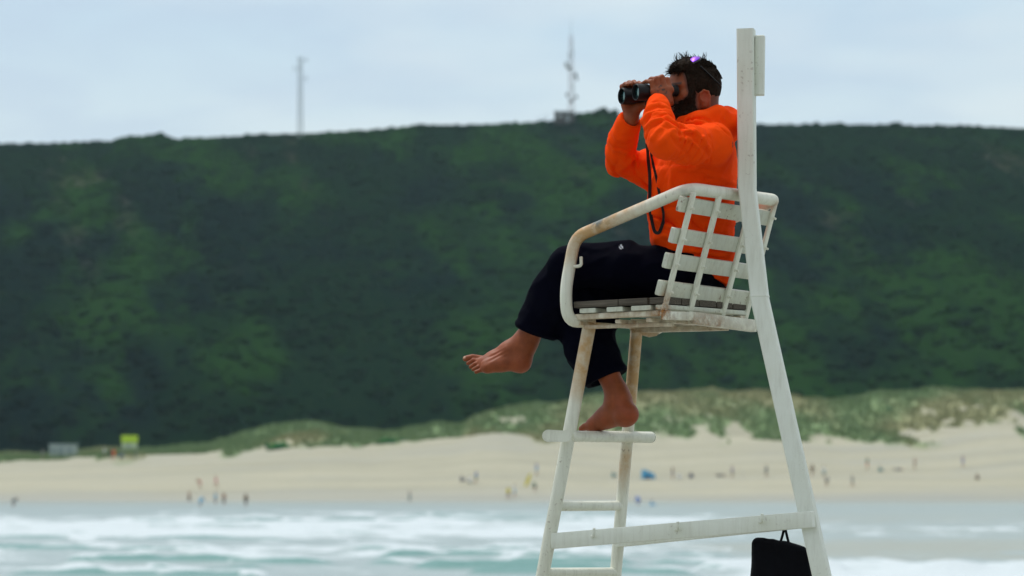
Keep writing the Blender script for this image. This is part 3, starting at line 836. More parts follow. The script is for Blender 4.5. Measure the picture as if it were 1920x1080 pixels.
m_ = MB(); m_.bar(CH(-.262, .15, 4.262), CH(-.11, .158, 4.266), .03, .030); m_.bar(CH(-.112, .158, 4.260), CH(.262, .165, 4.246), .03, .044)
m_.build('rear_beam', whitep, chair, angle=30, paint=lambda V: stain(V) + np.array([.12, .14, .12]))

# bag that hangs from the far brace
bagm = simple('black_bag_cloth', (.004, .004, .006), .9, .2, 60, spec=.1, bump=.3)
yb_ = CU(1470, 1000, 0.05).y + .02
bag = empty('shoulder_bag', P(1470, 1180, yb_), 'black cloth bag hanging by its strap from the white side brace', 'bag')
sd = SDF()
def bagf(X, d):
    q = (X - np.array(P(1467, 1105, yb_)))
    x = q[:, 0] + .0; y = q[:, 1]; zz_ = q[:, 2]
    hw = .108 + (-zz_) * .06; x = x - (-zz_) * .05
    top_ = .172 + .012 * np.cos(x * 40) * 0 - .045 * np.clip((x) / .11, -1, 1) * .5 - .010 * np.clip(x / .1, -1, 1) ** 2
    th = .032 + .018 * smooth(.15, -.15, zz_)
    dx = np.abs(x) - hw + .02; dy = np.abs(y) - th + .018; dz = np.maximum(zz_ - top_, -zz_ - .20) + .02
    o = np.linalg.norm(np.maximum(np.stack([dx, dy, dz], 1), 0), axis=1) + np.minimum(np.maximum(dx, np.maximum(dy, dz)), 0) - .02
    return o + .0045 * snoise(X, 16, 3) - .004 * (1 - np.abs(snoise(X * np.array([1.6, 1, .6]), 12, 8, 2))) ** 4
sd.fn(bagf)
c_ = np.array(P(1467, 1105, yb_)); V, Fq = polygonize(sd, c_ - [.2, .1, .25], c_ + [.2, .1, .25], .006)
link_mesh('bag_body', np_mesh('bag_body', V, Fq), bagm, bag, True)
m_ = MB(); m_.tube(fillet([P(1461, 1024, yb_), P(1467, 1005, yb_), P(1469.5, 994, yb_), P(1473, 994, yb_), P(1475.5, 1005, yb_), P(1481, 1026, yb_)], .008), [.0085, .006, .005] + [.005] * 25 if False else .0105, 8, .006, flat=.45); m_.build('strap', bagm, bag)
# ------------------------------------------------------------------ the lifeguard
Hc = P(1303, 168, -.09)
Fv = Vector((-.909, -.41, -.035)).normalized(); Sv = Vector((.411, -.911, 0)).normalized(); Uv = Sv.cross(Fv).normalized()
if Uv.z < 0: Uv = -Uv
HM = np.array([Fv, Sv, Uv])
def H(f, s, u): return Hc + Fv * f + Sv * s + Uv * u
def hl(X): return (X - np.array(Hc)) @ HM.T

def head_prims(sd):
    A = HM
    sd.ell(H(-.004, 0, .012), (.090, .073, .088), A, .02)
    sd.ell(H(.042, 0, .022), (.052, .060, .056), A, .03)
    sd.ell(H(.034, 0, -.045), (.060, .054, .066), A, .03)
    for s in (-1, 1):
        sd.cone(H(.01, s * .052, -.05), H(.04, s * .044, -.088), .014, .013, .03)
        sd.cone(H(.04, s * .044, -.088), H(.082, s * .012, -.100), .013, .016, .03)
        sd.ell(H(.062, s * .042, -.030), (.024, .020, .018), A, .025)
        sd.cone(H(.088, s * .012, .012), H(.078, s * .048, .010), .0085, .007, .014)
    sd.cone(H(.085, 0, -.100), H(.088, 0, -.097), .018, .018, .02)
    for s in (-1, 1): sd.ell(H(.101, s * .031, -.009), (.016, .017, .012), A, .012, 1)
    for s in (-1, 1): sd.cone(H(.0805, s * .031, -.008), H(.081, s * .031, -.008), .0125, k=.003)
    sd.cone(H(.094, 0, .002), H(.117, 0, -.038), .007, .010, .012)
    for s in (-1, 1): sd.cone(H(.108, s * .010, -.044), H(.106, s * .011, -.045), .0075, k=.008)
    sd.cone(H(.098, -.020, -.070), H(.098, .020, -.070), .007, k=.008); sd.cone(H(.103, -.010, -.067), H(.103, .010, -.067), .006, k=.006)
    sd.cone(H(.098, -.016, -.079), H(.098, .016, -.079), .008, k=.006)
    sd.cone(H(.110, -.020, -.0735), H(.110, .020, -.0735), .003, k=.003, op=1)
    for s in (-1, 1):
        ex = np.array([Fv * .93 + Uv * -.2 + Sv * s * -.30, Sv * s * .95 + Fv * .3, Uv * .98 + Fv * .2]); ex = np.array([v / np.linalg.norm(v) for v in ex])
        sd.ell(H(.004, s * .078, -.046), (.019, .007, .030), ex, .005)
        rim = [H(.020, s * .074, -.038), H(.022, s * .079, -.024), H(.010, s * .085, -.014), H(-.006, s * .087, -.018), H(-.012, s * .087, -.034), H(-.009, s * .084, -.052), H(.002, s * .077, -.068), H(.010, s * .070, -.072)]
        sd.chain(rim, [.004, .0042, .0045, .0045, .0045, .0042, .0055, .0055], .004)
        sd.ell(H(.006, s * .088, -.036), (.011, .008, .017), HM, .003, 1)
        sd.cone(H(.017, s * .078, -.046), H(.014, s * .082, -.052), .0045, k=.003)
    sd.cone(H(-.028, 0, -.055), P(1330, 252, -.085), .056, .060, .03)
head = SDF(); head_prims(head)

# arms
shN, elN = P(1335, 270, -.245), P(1247, 267, -.455)
wrN = H(.183, .089, -.070)
shF, elF = P(1288, 275, .08), P(1162, 305, .04)
wrF = H(.222, -.078, -.104)
def hand(sd, wr, mcp, pip, dip, tip, thumb, rs, wr_r=.0225):
    for i in range(4):
        sd.cone(wr, mcp[i], wr_r * .72, .0118, .016)
    sd.cone(mcp[0], mcp[3], .0105, .0100, .010)
    sd.cone(wr.lerp(mcp[1], .5), wr.lerp(mcp[2], .6), .0155, .0150, .02)
    sd.cone(wr.lerp(mcp[0], .45), thumb[0], .0150, .0140, .016)
    for i in range(4):
        r = rs[i]
        sd.cone(mcp[i], pip[i], r * 1.12, r * .98, .006)
        sd.cone(pip[i], dip[i], r * .98, r * .88, .0025)
        sd.cone(dip[i], tip[i], r * .88, r * .74, .0025)
        sd.cone(pip[i] + (pip[i] - dip[i]) * .04, pip[i], r * 1.04, k=.004)
    sd.cone(wr.lerp(thumb[0], .35), thumb[0], .0185, .0165, .014); sd.cone(thumb[0], thumb[1], .0160, .0120, .008); sd.cone(thumb[1], thumb[2], .0118, .0088, .003)
rsz = (.0097, .0101, .0097, .0086)
fN = (.150, .171, .193, .213)
mcpN = [H(f, .094 - .002 * i, -.020 + (.004, .006, .003, -.004)[i]) for i, f in enumerate(fN)]
pipN = [H(f + .004, .080, .019 + (.002, .010, .004, -.007)[i]) for i, f in enumerate(fN)]
dipN = [H(f + .012, .056, .025 + (-.002, .003, .001, -.008)[i]) for i, f in enumerate(fN)]
tipN = [H(f + .019, .037, .018 + (-.002, -.001, -.001, -.006)[i]) for i, f in enumerate(fN)]
thN = [H(.154, .082, -.052), H(.134, .064, -.058), H(.142, .036, -.060)]
fF = (.190, .210, .229, .245)
mcpF = [H(f, -.103 + .002 * i, -.018 + (.002, .004, .001, -.006)[i]) for i, f in enumerate(fF)]
pipF = [H(f + .002, -.092, .022 + (.002, .006, .002, -.005)[i]) for i, f in enumerate(fF)]
dipF = [H(f + .004, -.062, .027 + (.0, .003, .001, -.004)[i]) for i, f in enumerate(fF)]
tipF = [H(f + .005, -.042, .020 + (.0, .001, .0, -.003)[i]) for i, f in enumerate(fF)]
thF = [H(.200, -.064, -.058), H(.174, -.044, -.053), H(.152, -.032, -.050)]

body = SDF(); head_prims(body)
# torso and limbs under the clothes
body.cone(P(1330, 252, -.085), P(1322, 285, -.07), .060, .075, .04)
body.ell(P(1318, 300, -.07), (.085, .15, .09), k=.05); body.ell(P(1305, 355, -.0), (.105, .145, .13), k=.05)
body.ell(P(1302, 440, .06), (.100, .130, .13), k=.05); body.ell(P(1308, 520, .10), (.095, .13, .072), k=.05)
body.chain([P(1322, 280, -.10), shN, P(1290, 272, -.36), elN, P(1237, 226, -.35), wrN], [.05, .045, .040, .034, .028, .0225], .02)
body.chain([P(1310, 285, 0), shF, P(1215, 318, .06), elF, P(1166, 268, -.035), P(1177, 234, -.09), wrF], [.05, .042, .038, .033, .028, .024, .0225], .02)
hand(body, wrN, mcpN, pipN, dipN, tipN, thN, rsz)
hand(body, wrF, mcpF, pipF, dipF, tipF, thF, rsz)
# left leg crossed over, foot out in front
anL = P(990, 634, .30)
body.chain([P(1290, 510, -.01), P(1066, 497, .12), P(1030, 560, .2), anL], [.07, .050, .050, .037], .02)
body.chain([anL, P(981, 655, .300), P(976, 676, .298)], [.038, .037, .0345], .03)
body.cone(P(978, 676, .298), P(977, 680, .296), .0335, k=.02)
body.chain([P(983, 640, .305), P(955, 660, .315), P(925, 674, .325), P(903, 681, .33)], [.036, .0365, .027, .018], .03)
body.chain([P(975, 680, .295), P(940, 684, .285), P(912, 690, .285)], [.029, .021, .0185], .03)
for a_, b_ in (((895, 669, .352), (948, 648, .325)), ((898, 674, .336), (950, 652, .305)), ((900, 680, .320), (952, 656, .292)), ((905, 687, .302), (950, 664, .280))):
    ya = body.surf_y(a_[0] + 8, a_[1] + 1, -.1, .6); yb2 = body.surf_y(b_[0], b_[1], -.1, .6)
    if ya is not None and yb2 is not None: body.cone(P(a_[0] + 8, a_[1] + 1, ya + .004), P(b_[0], b_[1], yb2 + .005), .0045, .0040, .008)
body.cone(P(915, 686, .30), P(905, 682, .345), .020, .017, .025)
for i, (a, b_, c_, r) in enumerate([
    ((905, 673, .352), (886, 669.5, .358), (873, 672.5, .362), .0118),
    ((903, 678, .338), (887, 675.5, .342), (877.5, 681.5, .346), .0080),
    ((904, 683.5, .324), (891, 682, .326), (882, 688, .328), .0077),
    ((906, 689, .310), (896, 688, .311), (887, 693, .312), .0074),
    ((910, 694, .296), (900, 694.5, .296), (892.5, 697.5, .296), .0078)]):
    body.cone(P(*a), P(*b_), r * 1.1, r * .95, .006); body.cone(P(*b_), P(*c_), r * .95, r * (.92 if i else .95), .0022)
# right leg down to the step
anR = P(1156, 735, .135)
body.chain([P(1310, 530, .17), P(1092, 540, .24), P(1112, 640, .20), anR], [.07, .050, .050, .039], .02)
body.cone(anR, P(1160, 748, .125), .041, .041, .02)
body.chain([P(1163, 755, .115), P(1172, 772, .095)], [.0415, .038], .03)
body.cone(P(1175, 777, .09), P(1180, 777, .08), .0325, k=.03)
body.chain([P(1152, 762, .14), P(1133, 782, .175), P(1112, 796, .21)], [.040, .030, .0235], .03)
body.chain([P(1172, 783, .095), P(1145, 785, .145), P(1117, 797, .20)], [.031, .026, .0225], .03)
body.cone(P(1112, 797.5, .195), P(1106, 798, .245), .0175, .0150, .02)
for i, (dy, r, ln) in enumerate([(0, .0140, 1.0), (.018, .0100, 1.0), (.033, .0078, .9), (.047, .0074, .8), (.060, .0074, .65)]):
    a = P(1108, 800, .195 + dy); bq = a + Vector((-.022 * ln, .016 * ln, .000)); cq = bq + Vector((-.011, .008, -.008))
    body.cone(a, bq, r * 1.08, r * .95, .006); body.cone(bq, cq, r * .95, r * .9, .0022)
V, Fq = polygonize(body, [P(850, 0, .3).x, -.56, P(0, 825, 0).z], [P(1400, 0, 0).x, .44, P(0, 95, 0).z], .003)
V = relax(V, Fq, 1, .4)
# true colour of the skin: nails, a faded tattoo on the back of the near hand, redder ears and heels
tint = np.zeros((len(V), 3))
def near(p, r): return np.exp(-(np.linalg.norm(V - np.array(p), axis=1) / r) ** 2)
tint[:, 0] = np.clip(near(P(869.5, 669.5, .352), .0075) * 1.5 - .3, 0, 1)
for q in ((875, 678, .338), (880, 685, .320), (885, 690, .304), (889.5, 695, .288)): tint[:, 0] = np.maximum(tint[:, 0], np.clip(near(P(*q), .0045) * 1.3 - .4, 0, .8))
hx = hl(V)
tz = smooth(.0125, .004, np.abs(hx[:, 2] + .018) - .012) * smooth(.165, .172, hx[:, 0]) * smooth(.212, .203, hx[:, 0]) * (hx[:, 1] > .09)
tint[:, 1] = tz * smooth(-.05, .25, snoise(V, 170, 4, 2)) * .9
# stubble that thins out beyond the beard and the clipped hairline
ck = hx[:, 2] - np.interp(hx[:, 0], [.03, .055, .066, .085, .11], [.004, .000, -.034, -.050, -.054])
bk = .036 - hx[:, 0] - .45 * np.clip(-.065 - hx[:, 2], 0, .05)
stb = smooth(.016, -.002, ck) * smooth(.014, 0, bk) * (hx[:, 0] > 0) * (hx[:, 2] > -.16) * (np.abs(hx[:, 1]) < .085)
tmp_ = smooth(.012, 0, hx[:, 0] - (.062 + .1 * np.clip(hx[:, 2], -.02, .06))) * (hx[:, 2] > -.02) * (hx[:, 0] > .02) * (hx[:, 2] < .12) * (np.abs(hx[:, 1]) < .08)
nape = smooth(.012, 0, -.030 - .0 + np.abs(hx[:, 0] + .06) - .03) * smooth(-.105, -.085, hx[:, 2]) * (hx[:, 2] < -.03) * (hx[:, 0] < -.03)
brow = np.exp(-((hx[:, 2] - .015) / .0045) ** 2) * (hx[:, 0] > .07) * (np.abs(np.abs(hx[:, 1]) - .032) < .021)
tint[:, 1] = np.maximum(tint[:, 1], np.clip(.75 * np.maximum(stb, tmp_) + .5 * nape + .9 * brow, 0, .9) * (np.linalg.norm(hx, axis=1) < .16))
tint[:, 2] = np.clip(near(H(.0, .085, -.043), .03) * .9 + near(P(1190, 782, .06), .03) * .5 + near(P(985, 684, .27), .03) * .3 + .35 * smooth(-.2, .8, snoise(V, 30, 9)), 0, 1)
lips = np.exp(-((hx[:, 2] + .0735) / .008) ** 2) * (hx[:, 0] > .097) * (np.abs(hx[:, 1]) < .024)
tint[:, 2] = np.maximum(tint[:, 2], lips)
me = np_mesh('person', V, Fq, tint)
m, nt, b = mat('sun_tanned_skin'); g = N(nt)
a = g.attr('tint'); sp = nt.nodes.new('ShaderNodeSeparateColor'); nt.links.new(a.outputs[0], sp.inputs[0])
f = g.noise(g.coord(), 32, 6, .65); f2 = g.noise(g.coord(), 400, 3, .6)
c = g.mix(f, (.14, .029, .008), (.33, .088, .027)); c = g.mix(g.math('MULTIPLY', sp.outputs[2], .5), c, (.42, .065, .028))
c = g.mix(sp.outputs[0], c, (.62, .40, .27)); c = g.mix(sp.outputs[1], c, (.035, .022, .018))
g.put(b.inputs['Base Color'], c); b.inputs['Roughness'].default_value = .52; b.inputs['Specular IOR Level'].default_value = .28
b.inputs['Subsurface Weight'].default_value = .0; b.inputs['Subsurface Radius'].default_value = (.012, .004, .002); b.inputs['Subsurface Scale'].default_value = .5
g.bump(b, g.math('ADD', f2, f), .25, .001)
person = link_mesh('person', me, m, smooth=True)
tag(person, 'barefoot lifeguard in an orange hoodie sitting cross-legged and looking through binoculars', 'person')

# ------------------------------------------------------------------ hoodie
def press(X, d, gap=.036):
    v = (X[:, 0] - CX) * BX + X[:, 1] * BY
    lim = .135 + .137 * (X[:, 2] - 4.262) / .428 - gap
    return np.maximum(d, np.where(X[:, 2] < 4.72, (v - lim) * .95, -1))
hd = SDF()
hd.ell(P(1323, 285, -.06), (.105, .185, .085), k=.05)
hd.ell(P(1300, 345, -.01), (.155, .18, .15), k=.08)
hd.ell(P(1299, 430, .06), (.150, .17, .14), k=.08)
hd.ell(P(1308, 500, .09), (.140, .178, .10), k=.08)
hd.ell(P(1233, 388, .0), (.040, .10, .09), k=.03)
hd.ell(P(1240, 445, .04), (.035, .11, .035), k=.03)
hd.ell(P(1340, 520, .07), (.055, .12, .04), k=.03)
# near sleeve
hd.chain([P(1325, 285, -.15), shN, P(1290, 272, -.36), elN], [.075, .068, .064, .056], .035)
hd.chain([elN, P(1240, 250, -.42), P(1235, 226, -.35), P(1234, 207, -.30), P(1233.5, 198, -.275), P(1233.5, 192, -.262)], [.056, .056, .053, .040, .0335, .0300], .02)
hd.cone(P(1233.5, 193, -.263), wrN, .0290, .0285, .006)
# far sleeve
hd.chain([P(1300, 285, .0), shF, P(1215, 318, .06), elF], [.075, .068, .062, .050], .035)
cF = wrF.lerp(elF, .06)
hd.chain([elF, P(1164, 285, -.01), P(1168, 258, -.05), P(1175, 238, -.085), P(1178, 228, -.10), cF], [.050, .052, .050, .041, .0345, .0335], .02)
# hood lying round the neck and on the back
nk = P(1318, 235, -.085)
ring = [(1272, 240, -.13), (1283, 234, -.18), (1312, 226, -.205), (1345, 220, -.18), (1364, 224, -.10), (1352, 222, -.01), (1318, 228, .03), (1285, 236, -.01), (1272, 242, -.07), (1272, 240, -.13)]
hd.chain([P(*q) for q in ring], [.020, .024, .030, .036, .040, .036, .030, .024, .020, .020], .03)
hd.ell(P(1357, 238, -.10), (.075, .115, .050), k=.02)
hd.ell(P(1374, 236, -.09), (.045, .085, .040), k=.03)
hd.ell(P(1330, 262, -.13), (.06, .10, .04), k=.04)
# hem and openings
t_ = Vector((138, 0, -78)).normalized(); hn = Vector((t_.z, 0, -t_.x)); hn = hn if hn.z < 0 else -hn
hd.plane(P(1293, 500, .05), hn, .012)
raw = SDF(); raw.p = list(hd.p)
ridges = [
 ([(1211, 208), (1222, 199), (1240, 198), (1254, 208), (1257, 218)], .0085),
 ([(1205, 227), (1216, 216), (1236, 212), (1252, 221), (1266, 236)], .0090),
 ([(1209, 240), (1222, 229), (1240, 226), (1256, 236), (1272, 248)], .0070),
 ([(1222, 262), (1232, 246), (1243, 238)], .0060), ([(1236, 272), (1252, 254), (1268, 244)], .0065),
 ([(1268, 238), (1290, 231), (1316, 229)], .0075), ([(1280, 248), (1300, 246), (1320, 262), (1330, 282)], .0060),
 ([(1262, 256), (1290, 262), (1312, 276)], .0050),
 ([(1243, 322), (1238, 345), (1236, 370)], .0080), ([(1263, 318), (1258, 345), (1258, 372)], .0060),
 ([(1330, 300), (1300, 318), (1262, 316)], .0060), ([(1375, 330), (1350, 345), (1310, 340)], .0050), ([(1378, 345), (1340, 330), (1310, 318)], .0045),
 ([(1192, 292), (1180, 303), (1165, 318)], .0080), ([(1195, 300), (1190, 315), (1180, 330)], .0055),
 ([(1150, 245), (1160, 262), (1180, 262)], .0055), ([(1143, 262), (1155, 280), (1175, 285)], .0050), ([(1140, 300), (1150, 318), (1170, 326)], .0045),
 ([(1225, 402), (1240, 420), (1262, 425)], .0070), ([(1228, 448), (1248, 440), (1275, 450)], .0065), ([(1380, 420), (1350, 412), (1320, 425)], .0070), ([(1378, 470), (1345, 478), (1300, 470)], .0075), ([(1372, 505), (1340, 492), (1310, 500)], .006),
 ([(1214, 340), (1220, 334), (1222, 345), (1216, 400)], .0045)]
def groove(pts, r, op, k, sink):
    q = []; dense = []
    for (xa, ya), (xb, yb) in zip(pts[:-1], pts[1:]):
        k_ = max(1, int(math.hypot(xb - xa, yb - ya) / 5)); dense += [(xa + (xb - xa) * i / k_, ya + (yb - ya) * i / k_) for i in range(k_)]
    for x_, y_ in dense + [pts[-1]]:
        d = raw.surf_y(x_, y_)
        if d is not None: q.append(P(x_, y_, d + sink))
    for i in range(len(q) - 1):
        if (q[i] - q[i + 1]).length < .05: hd.cone(q[i], q[i + 1], r, r * .9, k, op)
for pts, r in ridges: groove(pts, r * 1.05, 0, .012, r * .18)
groove([(1268, 236), (1290, 226), (1320, 222), (1345, 234), (1368, 255)], .0030, 1, .008, .0)
groove([(1322, 240), (1333, 262), (1336, 285), (1330, 306)], .0020, 1, .006, .0)
def cloth(X, d):
    n1 = snoise(X * np.array([1, 1, .55]), 17, 21, 2); n2 = snoise(X * np.array([1, 1, 1.6]), 38, 22, 2)
    r1 = (1 - np.abs(n1)) ** 3
    # creases: sharp valleys between soft rolls, across the forearms and round the waist
    o = np.zeros(len(X)); wn = snoise(X, 13, 71, 2)
    for a_, b_, t0, t1, sp_, am in ((elN, wrN, .02, .80, .030, .0080), (shN, elN, .45, 1.1, .040, .0065), (elF, wrF, -.1, .66, .034, .0075), (shF, elF, .45, 1.1, .042, .0070)):
        a_, b_ = np.array(a_), np.array(b_); ab = b_ - a_; L_ = np.linalg.norm(ab); ab /= L_; q = X - a_; t_ = q @ ab
        rr = np.linalg.norm(q - t_[:, None] * ab, axis=1); w_ = smooth(t0 - .15, t0 + .1, t_ / L_) * smooth(t1 + .04, t1 - .06, t_ / L_) * smooth(.12, .08, rr)
        o = np.maximum(o, am * w_ * (1 - np.abs(np.sin(math.pi * t_ / sp_ + 3.0 * wn))) ** 2.5 * (.35 + .65 * smooth(-.3, .4, snoise(X, 9, 73, 1))))
    z_ = X[:, 2]; ww = smooth(P(0, 370, 0).z, P(0, 420, 0).z, z_)
    o = np.maximum(o, .0085 * ww * (1 - np.abs(np.sin(math.pi * (z_ + .25 * X[:, 0]) / .055 + 2.6 * wn))) ** 2.5 * smooth(-.35, .3, snoise(X, 8, 74, 1)))
    w2 = smooth(P(0, 395, 0).z, P(0, 350, 0).z, z_) * smooth(P(0, 255, 0).z, P(0, 300, 0).z, z_)
    o = np.maximum(o, .0060 * w2 * (1 - np.abs(np.sin(math.pi * (X[:, 0] * .9 + z_ * .45) / .060 + 2.4 * wn))) ** 2.5 * smooth(-.2, .4, snoise(X, 7, 75, 1)))
    return press(X, d + 1.55 * o - .0040 * (r1 - .3) - .0010 * n2)
hd.fn(cloth)
# ribbed cuffs end in real openings, and the neck opening shows the neck
hd.plane(wrN + (wrN - P(1233.5, 200, -.285)).normalized() * .002, (wrN - P(1233.5, 200, -.285)), .004)
uN = (wrN - elN).normalized()
hd.p.pop()
def cutter(X, d):
    for w_, e_, r_ in ((wrN, P(1236, 215, -.33), .0262), (wrF, P(1172, 245, -.07), .0270)):
        w_ = np.array(w_); ax = w_ - np.array(e_); ax /= np.linalg.norm(ax)
        q = X - w_; t_ = q @ ax; rr = np.linalg.norm(q - t_[:, None] * ax, axis=1)
        near_ = np.maximum(rr - .05, np.abs(t_ - .02) - .045)          # only round this cuff
        cut = np.maximum(near_, -(t_ - .0))
        hole = np.maximum(rr - r_, np.abs(t_ + .01) - .018)
        d = np.maximum(d, -cut); d = np.maximum(d, -hole)
    nh = head.ev(X); d = np.maximum(d, np.where(X[:, 2] > P(0, 262, -.09).z, -(nh - .004), -1))
    return d
hd.fn(cutter)
V, Fq = polygonize(hd, [P(1120, 0, 0).x, -.56, P(0, 545, -.3).z - .01], [P(1405, 0, 0).x, .20, P(0, 178, .1).z], .0038)
V = relax(V, Fq, 1, .5)
tint = np.zeros((len(V), 3))
def nearv(p, r): return np.linalg.norm(V - np.array(p), axis=1) / r
ye = hd.surf_y(1374, 271)
if ye is not None:
    dd = nearv(P(1374, 271, ye), .010); tint[:, 0] = np.exp(-((dd - .7) / .35) ** 2)
me = np_mesh('hoodie', V, Fq, tint)
m, nt, b = mat('orange_fleece'); g = N(nt)
a = g.attr('tint'); sp = nt.nodes.new('ShaderNodeSeparateColor'); nt.links.new(a.outputs[0], sp.inputs[0])
f = g.noise(g.coord(), 14, 4, .6); ff_ = g.noise(g.coord(), 700, 2, .6)
c = g.mix(f, (.90, .054, .0015), (.98, .086, .0026)); c = g.mix(g.math('MULTIPLY', sp.outputs[0], .8), c, (.08, .05, .04))
g.put(b.inputs['Base Color'], c); b.inputs['Roughness'].default_value = .85; b.inputs['Specular IOR Level'].default_value = .06
b.inputs['Sheen Weight'].default_value = .0; b.inputs['Sheen Roughness'].default_value = .5; b.inputs['Sheen Tint'].default_value = (1, .6, .3, 1)
g.bump(b, g.math('ADD', ff_, g.noise(g.coord(), 45, 4, .6)), .35, .0018)
link_mesh('hoodie', me, m, person, True)

# ------------------------------------------------------------------ trousers
tr = SDF()
tr.ell(P(1303, 522, .11), (.130, .160, .094), k=.04)
tr.chain([P(1288, 512, -.01), P(1180, 504, .06), P(1066, 497, .12)], [.098, .086, .069], .03)
tr.chain([P(1066, 497, .12), P(1040, 552, .195), P(1013, 600, .262), P(1006, 622, .29)], [.068, .086, .078, .073], .03)
tr.chain([P(1310, 530, .17), P(1096, 535, .24)], [.09, .068], .03)
tr.chain([P(1096, 540, .24), P(1102, 610, .225), P(1107, 650, .205), P(1130, 695, .185), P(1140, 716, .175)], [.070, .090, .092, .077, .068], .03)
tr.cone(P(1115, 592, .22), P(1150, 601, .20), .05, .024, .03)
tr.cone(P(1098, 470, .09), P(1180, 461, .05), .022, .022, .03)
tr.plane(P(1006, 625, .29), Vector((-28, 22, -79)), .008); capL = tr.p.pop()
def cuffcut(X, d):
    for c_, n_, e_, hr in ((P(1007, 626, .29), Vector((-28, 14, -79)), P(1040, 552, .195), .060), (P(1135, 712, .18), Vector((28, -12, -68)), P(1107, 650, .205), .056)):
        c_ = np.array(c_); n_ = np.array(n_.normalized()); q = X - c_; t_ = q @ n_
        near_ = np.linalg.norm(q, axis=1) - .13
        # turned-up cuff
        ax = c_ - np.array(e_); ax /= np.linalg.norm(ax); ta = q @ ax; rr = np.linalg.norm(q - ta[:, None] * ax, axis=1)
        band = np.where(near_ < 0, np.exp(-((t_ + .014) / .011) ** 2), 0)
        d = d - .0065 * band
        d = np.maximum(d, -np.maximum(near_, -t_))
        d = np.maximum(d, -np.maximum(rr - hr, np.abs(ta) - .03))
    return d
def tcloth(X, d):
    n1 = snoise(X * np.array([1, 1, 1.2]), 15, 31, 2); n2 = snoise(X, 34, 32, 2)
    return d - .0075 * ((1 - np.abs(n1)) ** 3 - .3) - .002 * n2
tr.fn(tcloth); tr.fn(cuffcut); tr.fn(lambda X, d: press(X, d, .04))
V, Fq = polygonize(tr, [P(955, 0, .3).x, -.36, P(0, 735, .2).z], [P(1380, 0, -.1).x, .42, P(0, 440, 0).z], .0045)
seat_top = SZ + .0495
V[:, 2] = np.where((V[:, 2] < seat_top) & (V[:, 2] > seat_top - .05) & ((V[:, 0] - CX) * BX + V[:, 1] * BY > -.262), seat_top, V[:, 2])
V = relax(V, Fq, 2, .5)
tint = np.zeros((len(V), 3)); yl = tr.surf_y(1165, 462)
if yl is not None:
    q = V - np.array(P(1165, 463, yl)); e = (q[:, 0] / .0085) ** 2 + (q[:, 2] / .012) ** 2 + (q[:, 1] / .03) ** 2
    tint[:, 0] = smooth(1.1, .5, e) * smooth(-.35, .25, np.sin(q[:, 0] * 620 + q[:, 2] * 380))
me = np_mesh('trousers', V, Fq, tint)
m, nt, b = mat('navy_cloth'); g = N(nt)
a = g.attr('tint'); sp = nt.nodes.new('ShaderNodeSeparateColor'); nt.links.new(a.outputs[0], sp.inputs[0])
c = g.mix(g.noise(g.coord(), 25, 4, .6), (.0010, .0012, .0044), (.0020, .0022, .0082)); c = g.mix(sp.outputs[0], c, (.50, .56, .62))
g.put(b.inputs['Base Color'], c); b.inputs['Roughness'].default_value = .85; b.inputs['Specular IOR Level'].default_value = .03
g.bump(b, g.noise(g.coord(), 40, 4, .6), .3, .002)
link_mesh('trousers', me, m, person, True)

# ------------------------------------------------------------------ hair and beard
hairm = simple('dark_brown_hair', (.015, .009, .0055), .8, .6, 140, spec=.07, bump=.5)
hs = SDF(); hs.ell(H(-.006, 0, .016), (.095, .079, .093), HM); hs.ell(H(.040, 0, .066), (.054, .064, .043), HM, .03)
def hairf(X, d):
    q = hl(X); f_, s_, u_ = q.T
    d = np.minimum(d, np.where((f_ > .026) & (f_ > .038 - .2 * (u_ + .02)), head.ev(X) - .0045 - .003 * smooth(.03, .06, u_), 1.0))
    d = d - .0075 * smooth(.045, .085, u_) * (np.abs(snoise(X * np.array([1, 1, .8]), 42, 55, 2)) ** .7 - .25)
    d = d - .0022 * snoise(X * np.array([1, 1, .7]), 160, 51, 2) - .004 * smooth(.05, .09, u_) * snoise(X, 60, 52, 2)
    hln = .060 + .010 * np.sin(s_ * 60) * 0 + .004 * snoise(X, 90, 53, 1)
    ex = np.maximum(.062 + .1 * np.clip(u_, -.02, .06) - f_, u_ - hln); d = np.maximum(d, -ex)
    ex2 = np.maximum(-.012 - f_, u_ + np.where(f_ > .030, .060, .034)); d = np.maximum(d, -ex2)
    ex3 = np.maximum(-.030 - f_, u_ + .055 - .0); d = np.maximum(d, -ex3)
    d = np.maximum(d, -(u_ + .092 + .2 * (f_ + .09)))
    return d
hs.fn(hairf)
V, Fq = polygonize(hs, np.array(Hc) - .14, np.array(Hc) + .14, .0024)
me = np_mesh('hair', V, Fq); hair = link_mesh('hair', me, hairm, person, True)
r_ = np.random.default_rng(5); NS = 2100
th = r_.uniform(-math.pi, math.pi, NS); uu = r_.uniform(.25, 1, NS)
V = []; Fs = []
def strand(p0, d0, d1, L, w, n=6):
    k0 = len(V); p = Vector(p0); sd_ = Vector(d0).cross(Uv + Sv * .3)
    sd_ = sd_.normalized() if sd_.length > 1e-5 else Sv
    for i in range(n):
        t_ = i / (n - 1); dd_ = (Vector(d0) * (1 - t_) + Vector(d1) * t_).normalized()
        ww = w * (1 - t_) ** .7 + .0002; up_ = dd_.cross(sd_).normalized()
        V.extend([tuple(p + sd_ * ww), tuple(p - sd_ * ww * .5 + up_ * ww * .8), tuple(p - sd_ * ww * .5 - up_ * ww * .8)])
        p = p + dd_ * L / (n - 1)
    for i in range(n - 1):
        for j in range(3):
            a_, b2_ = k0 + i * 3 + j, k0 + i * 3 + (j + 1) % 3; Fs.append((a_, b2_, b2_ + 3, a_ + 3))
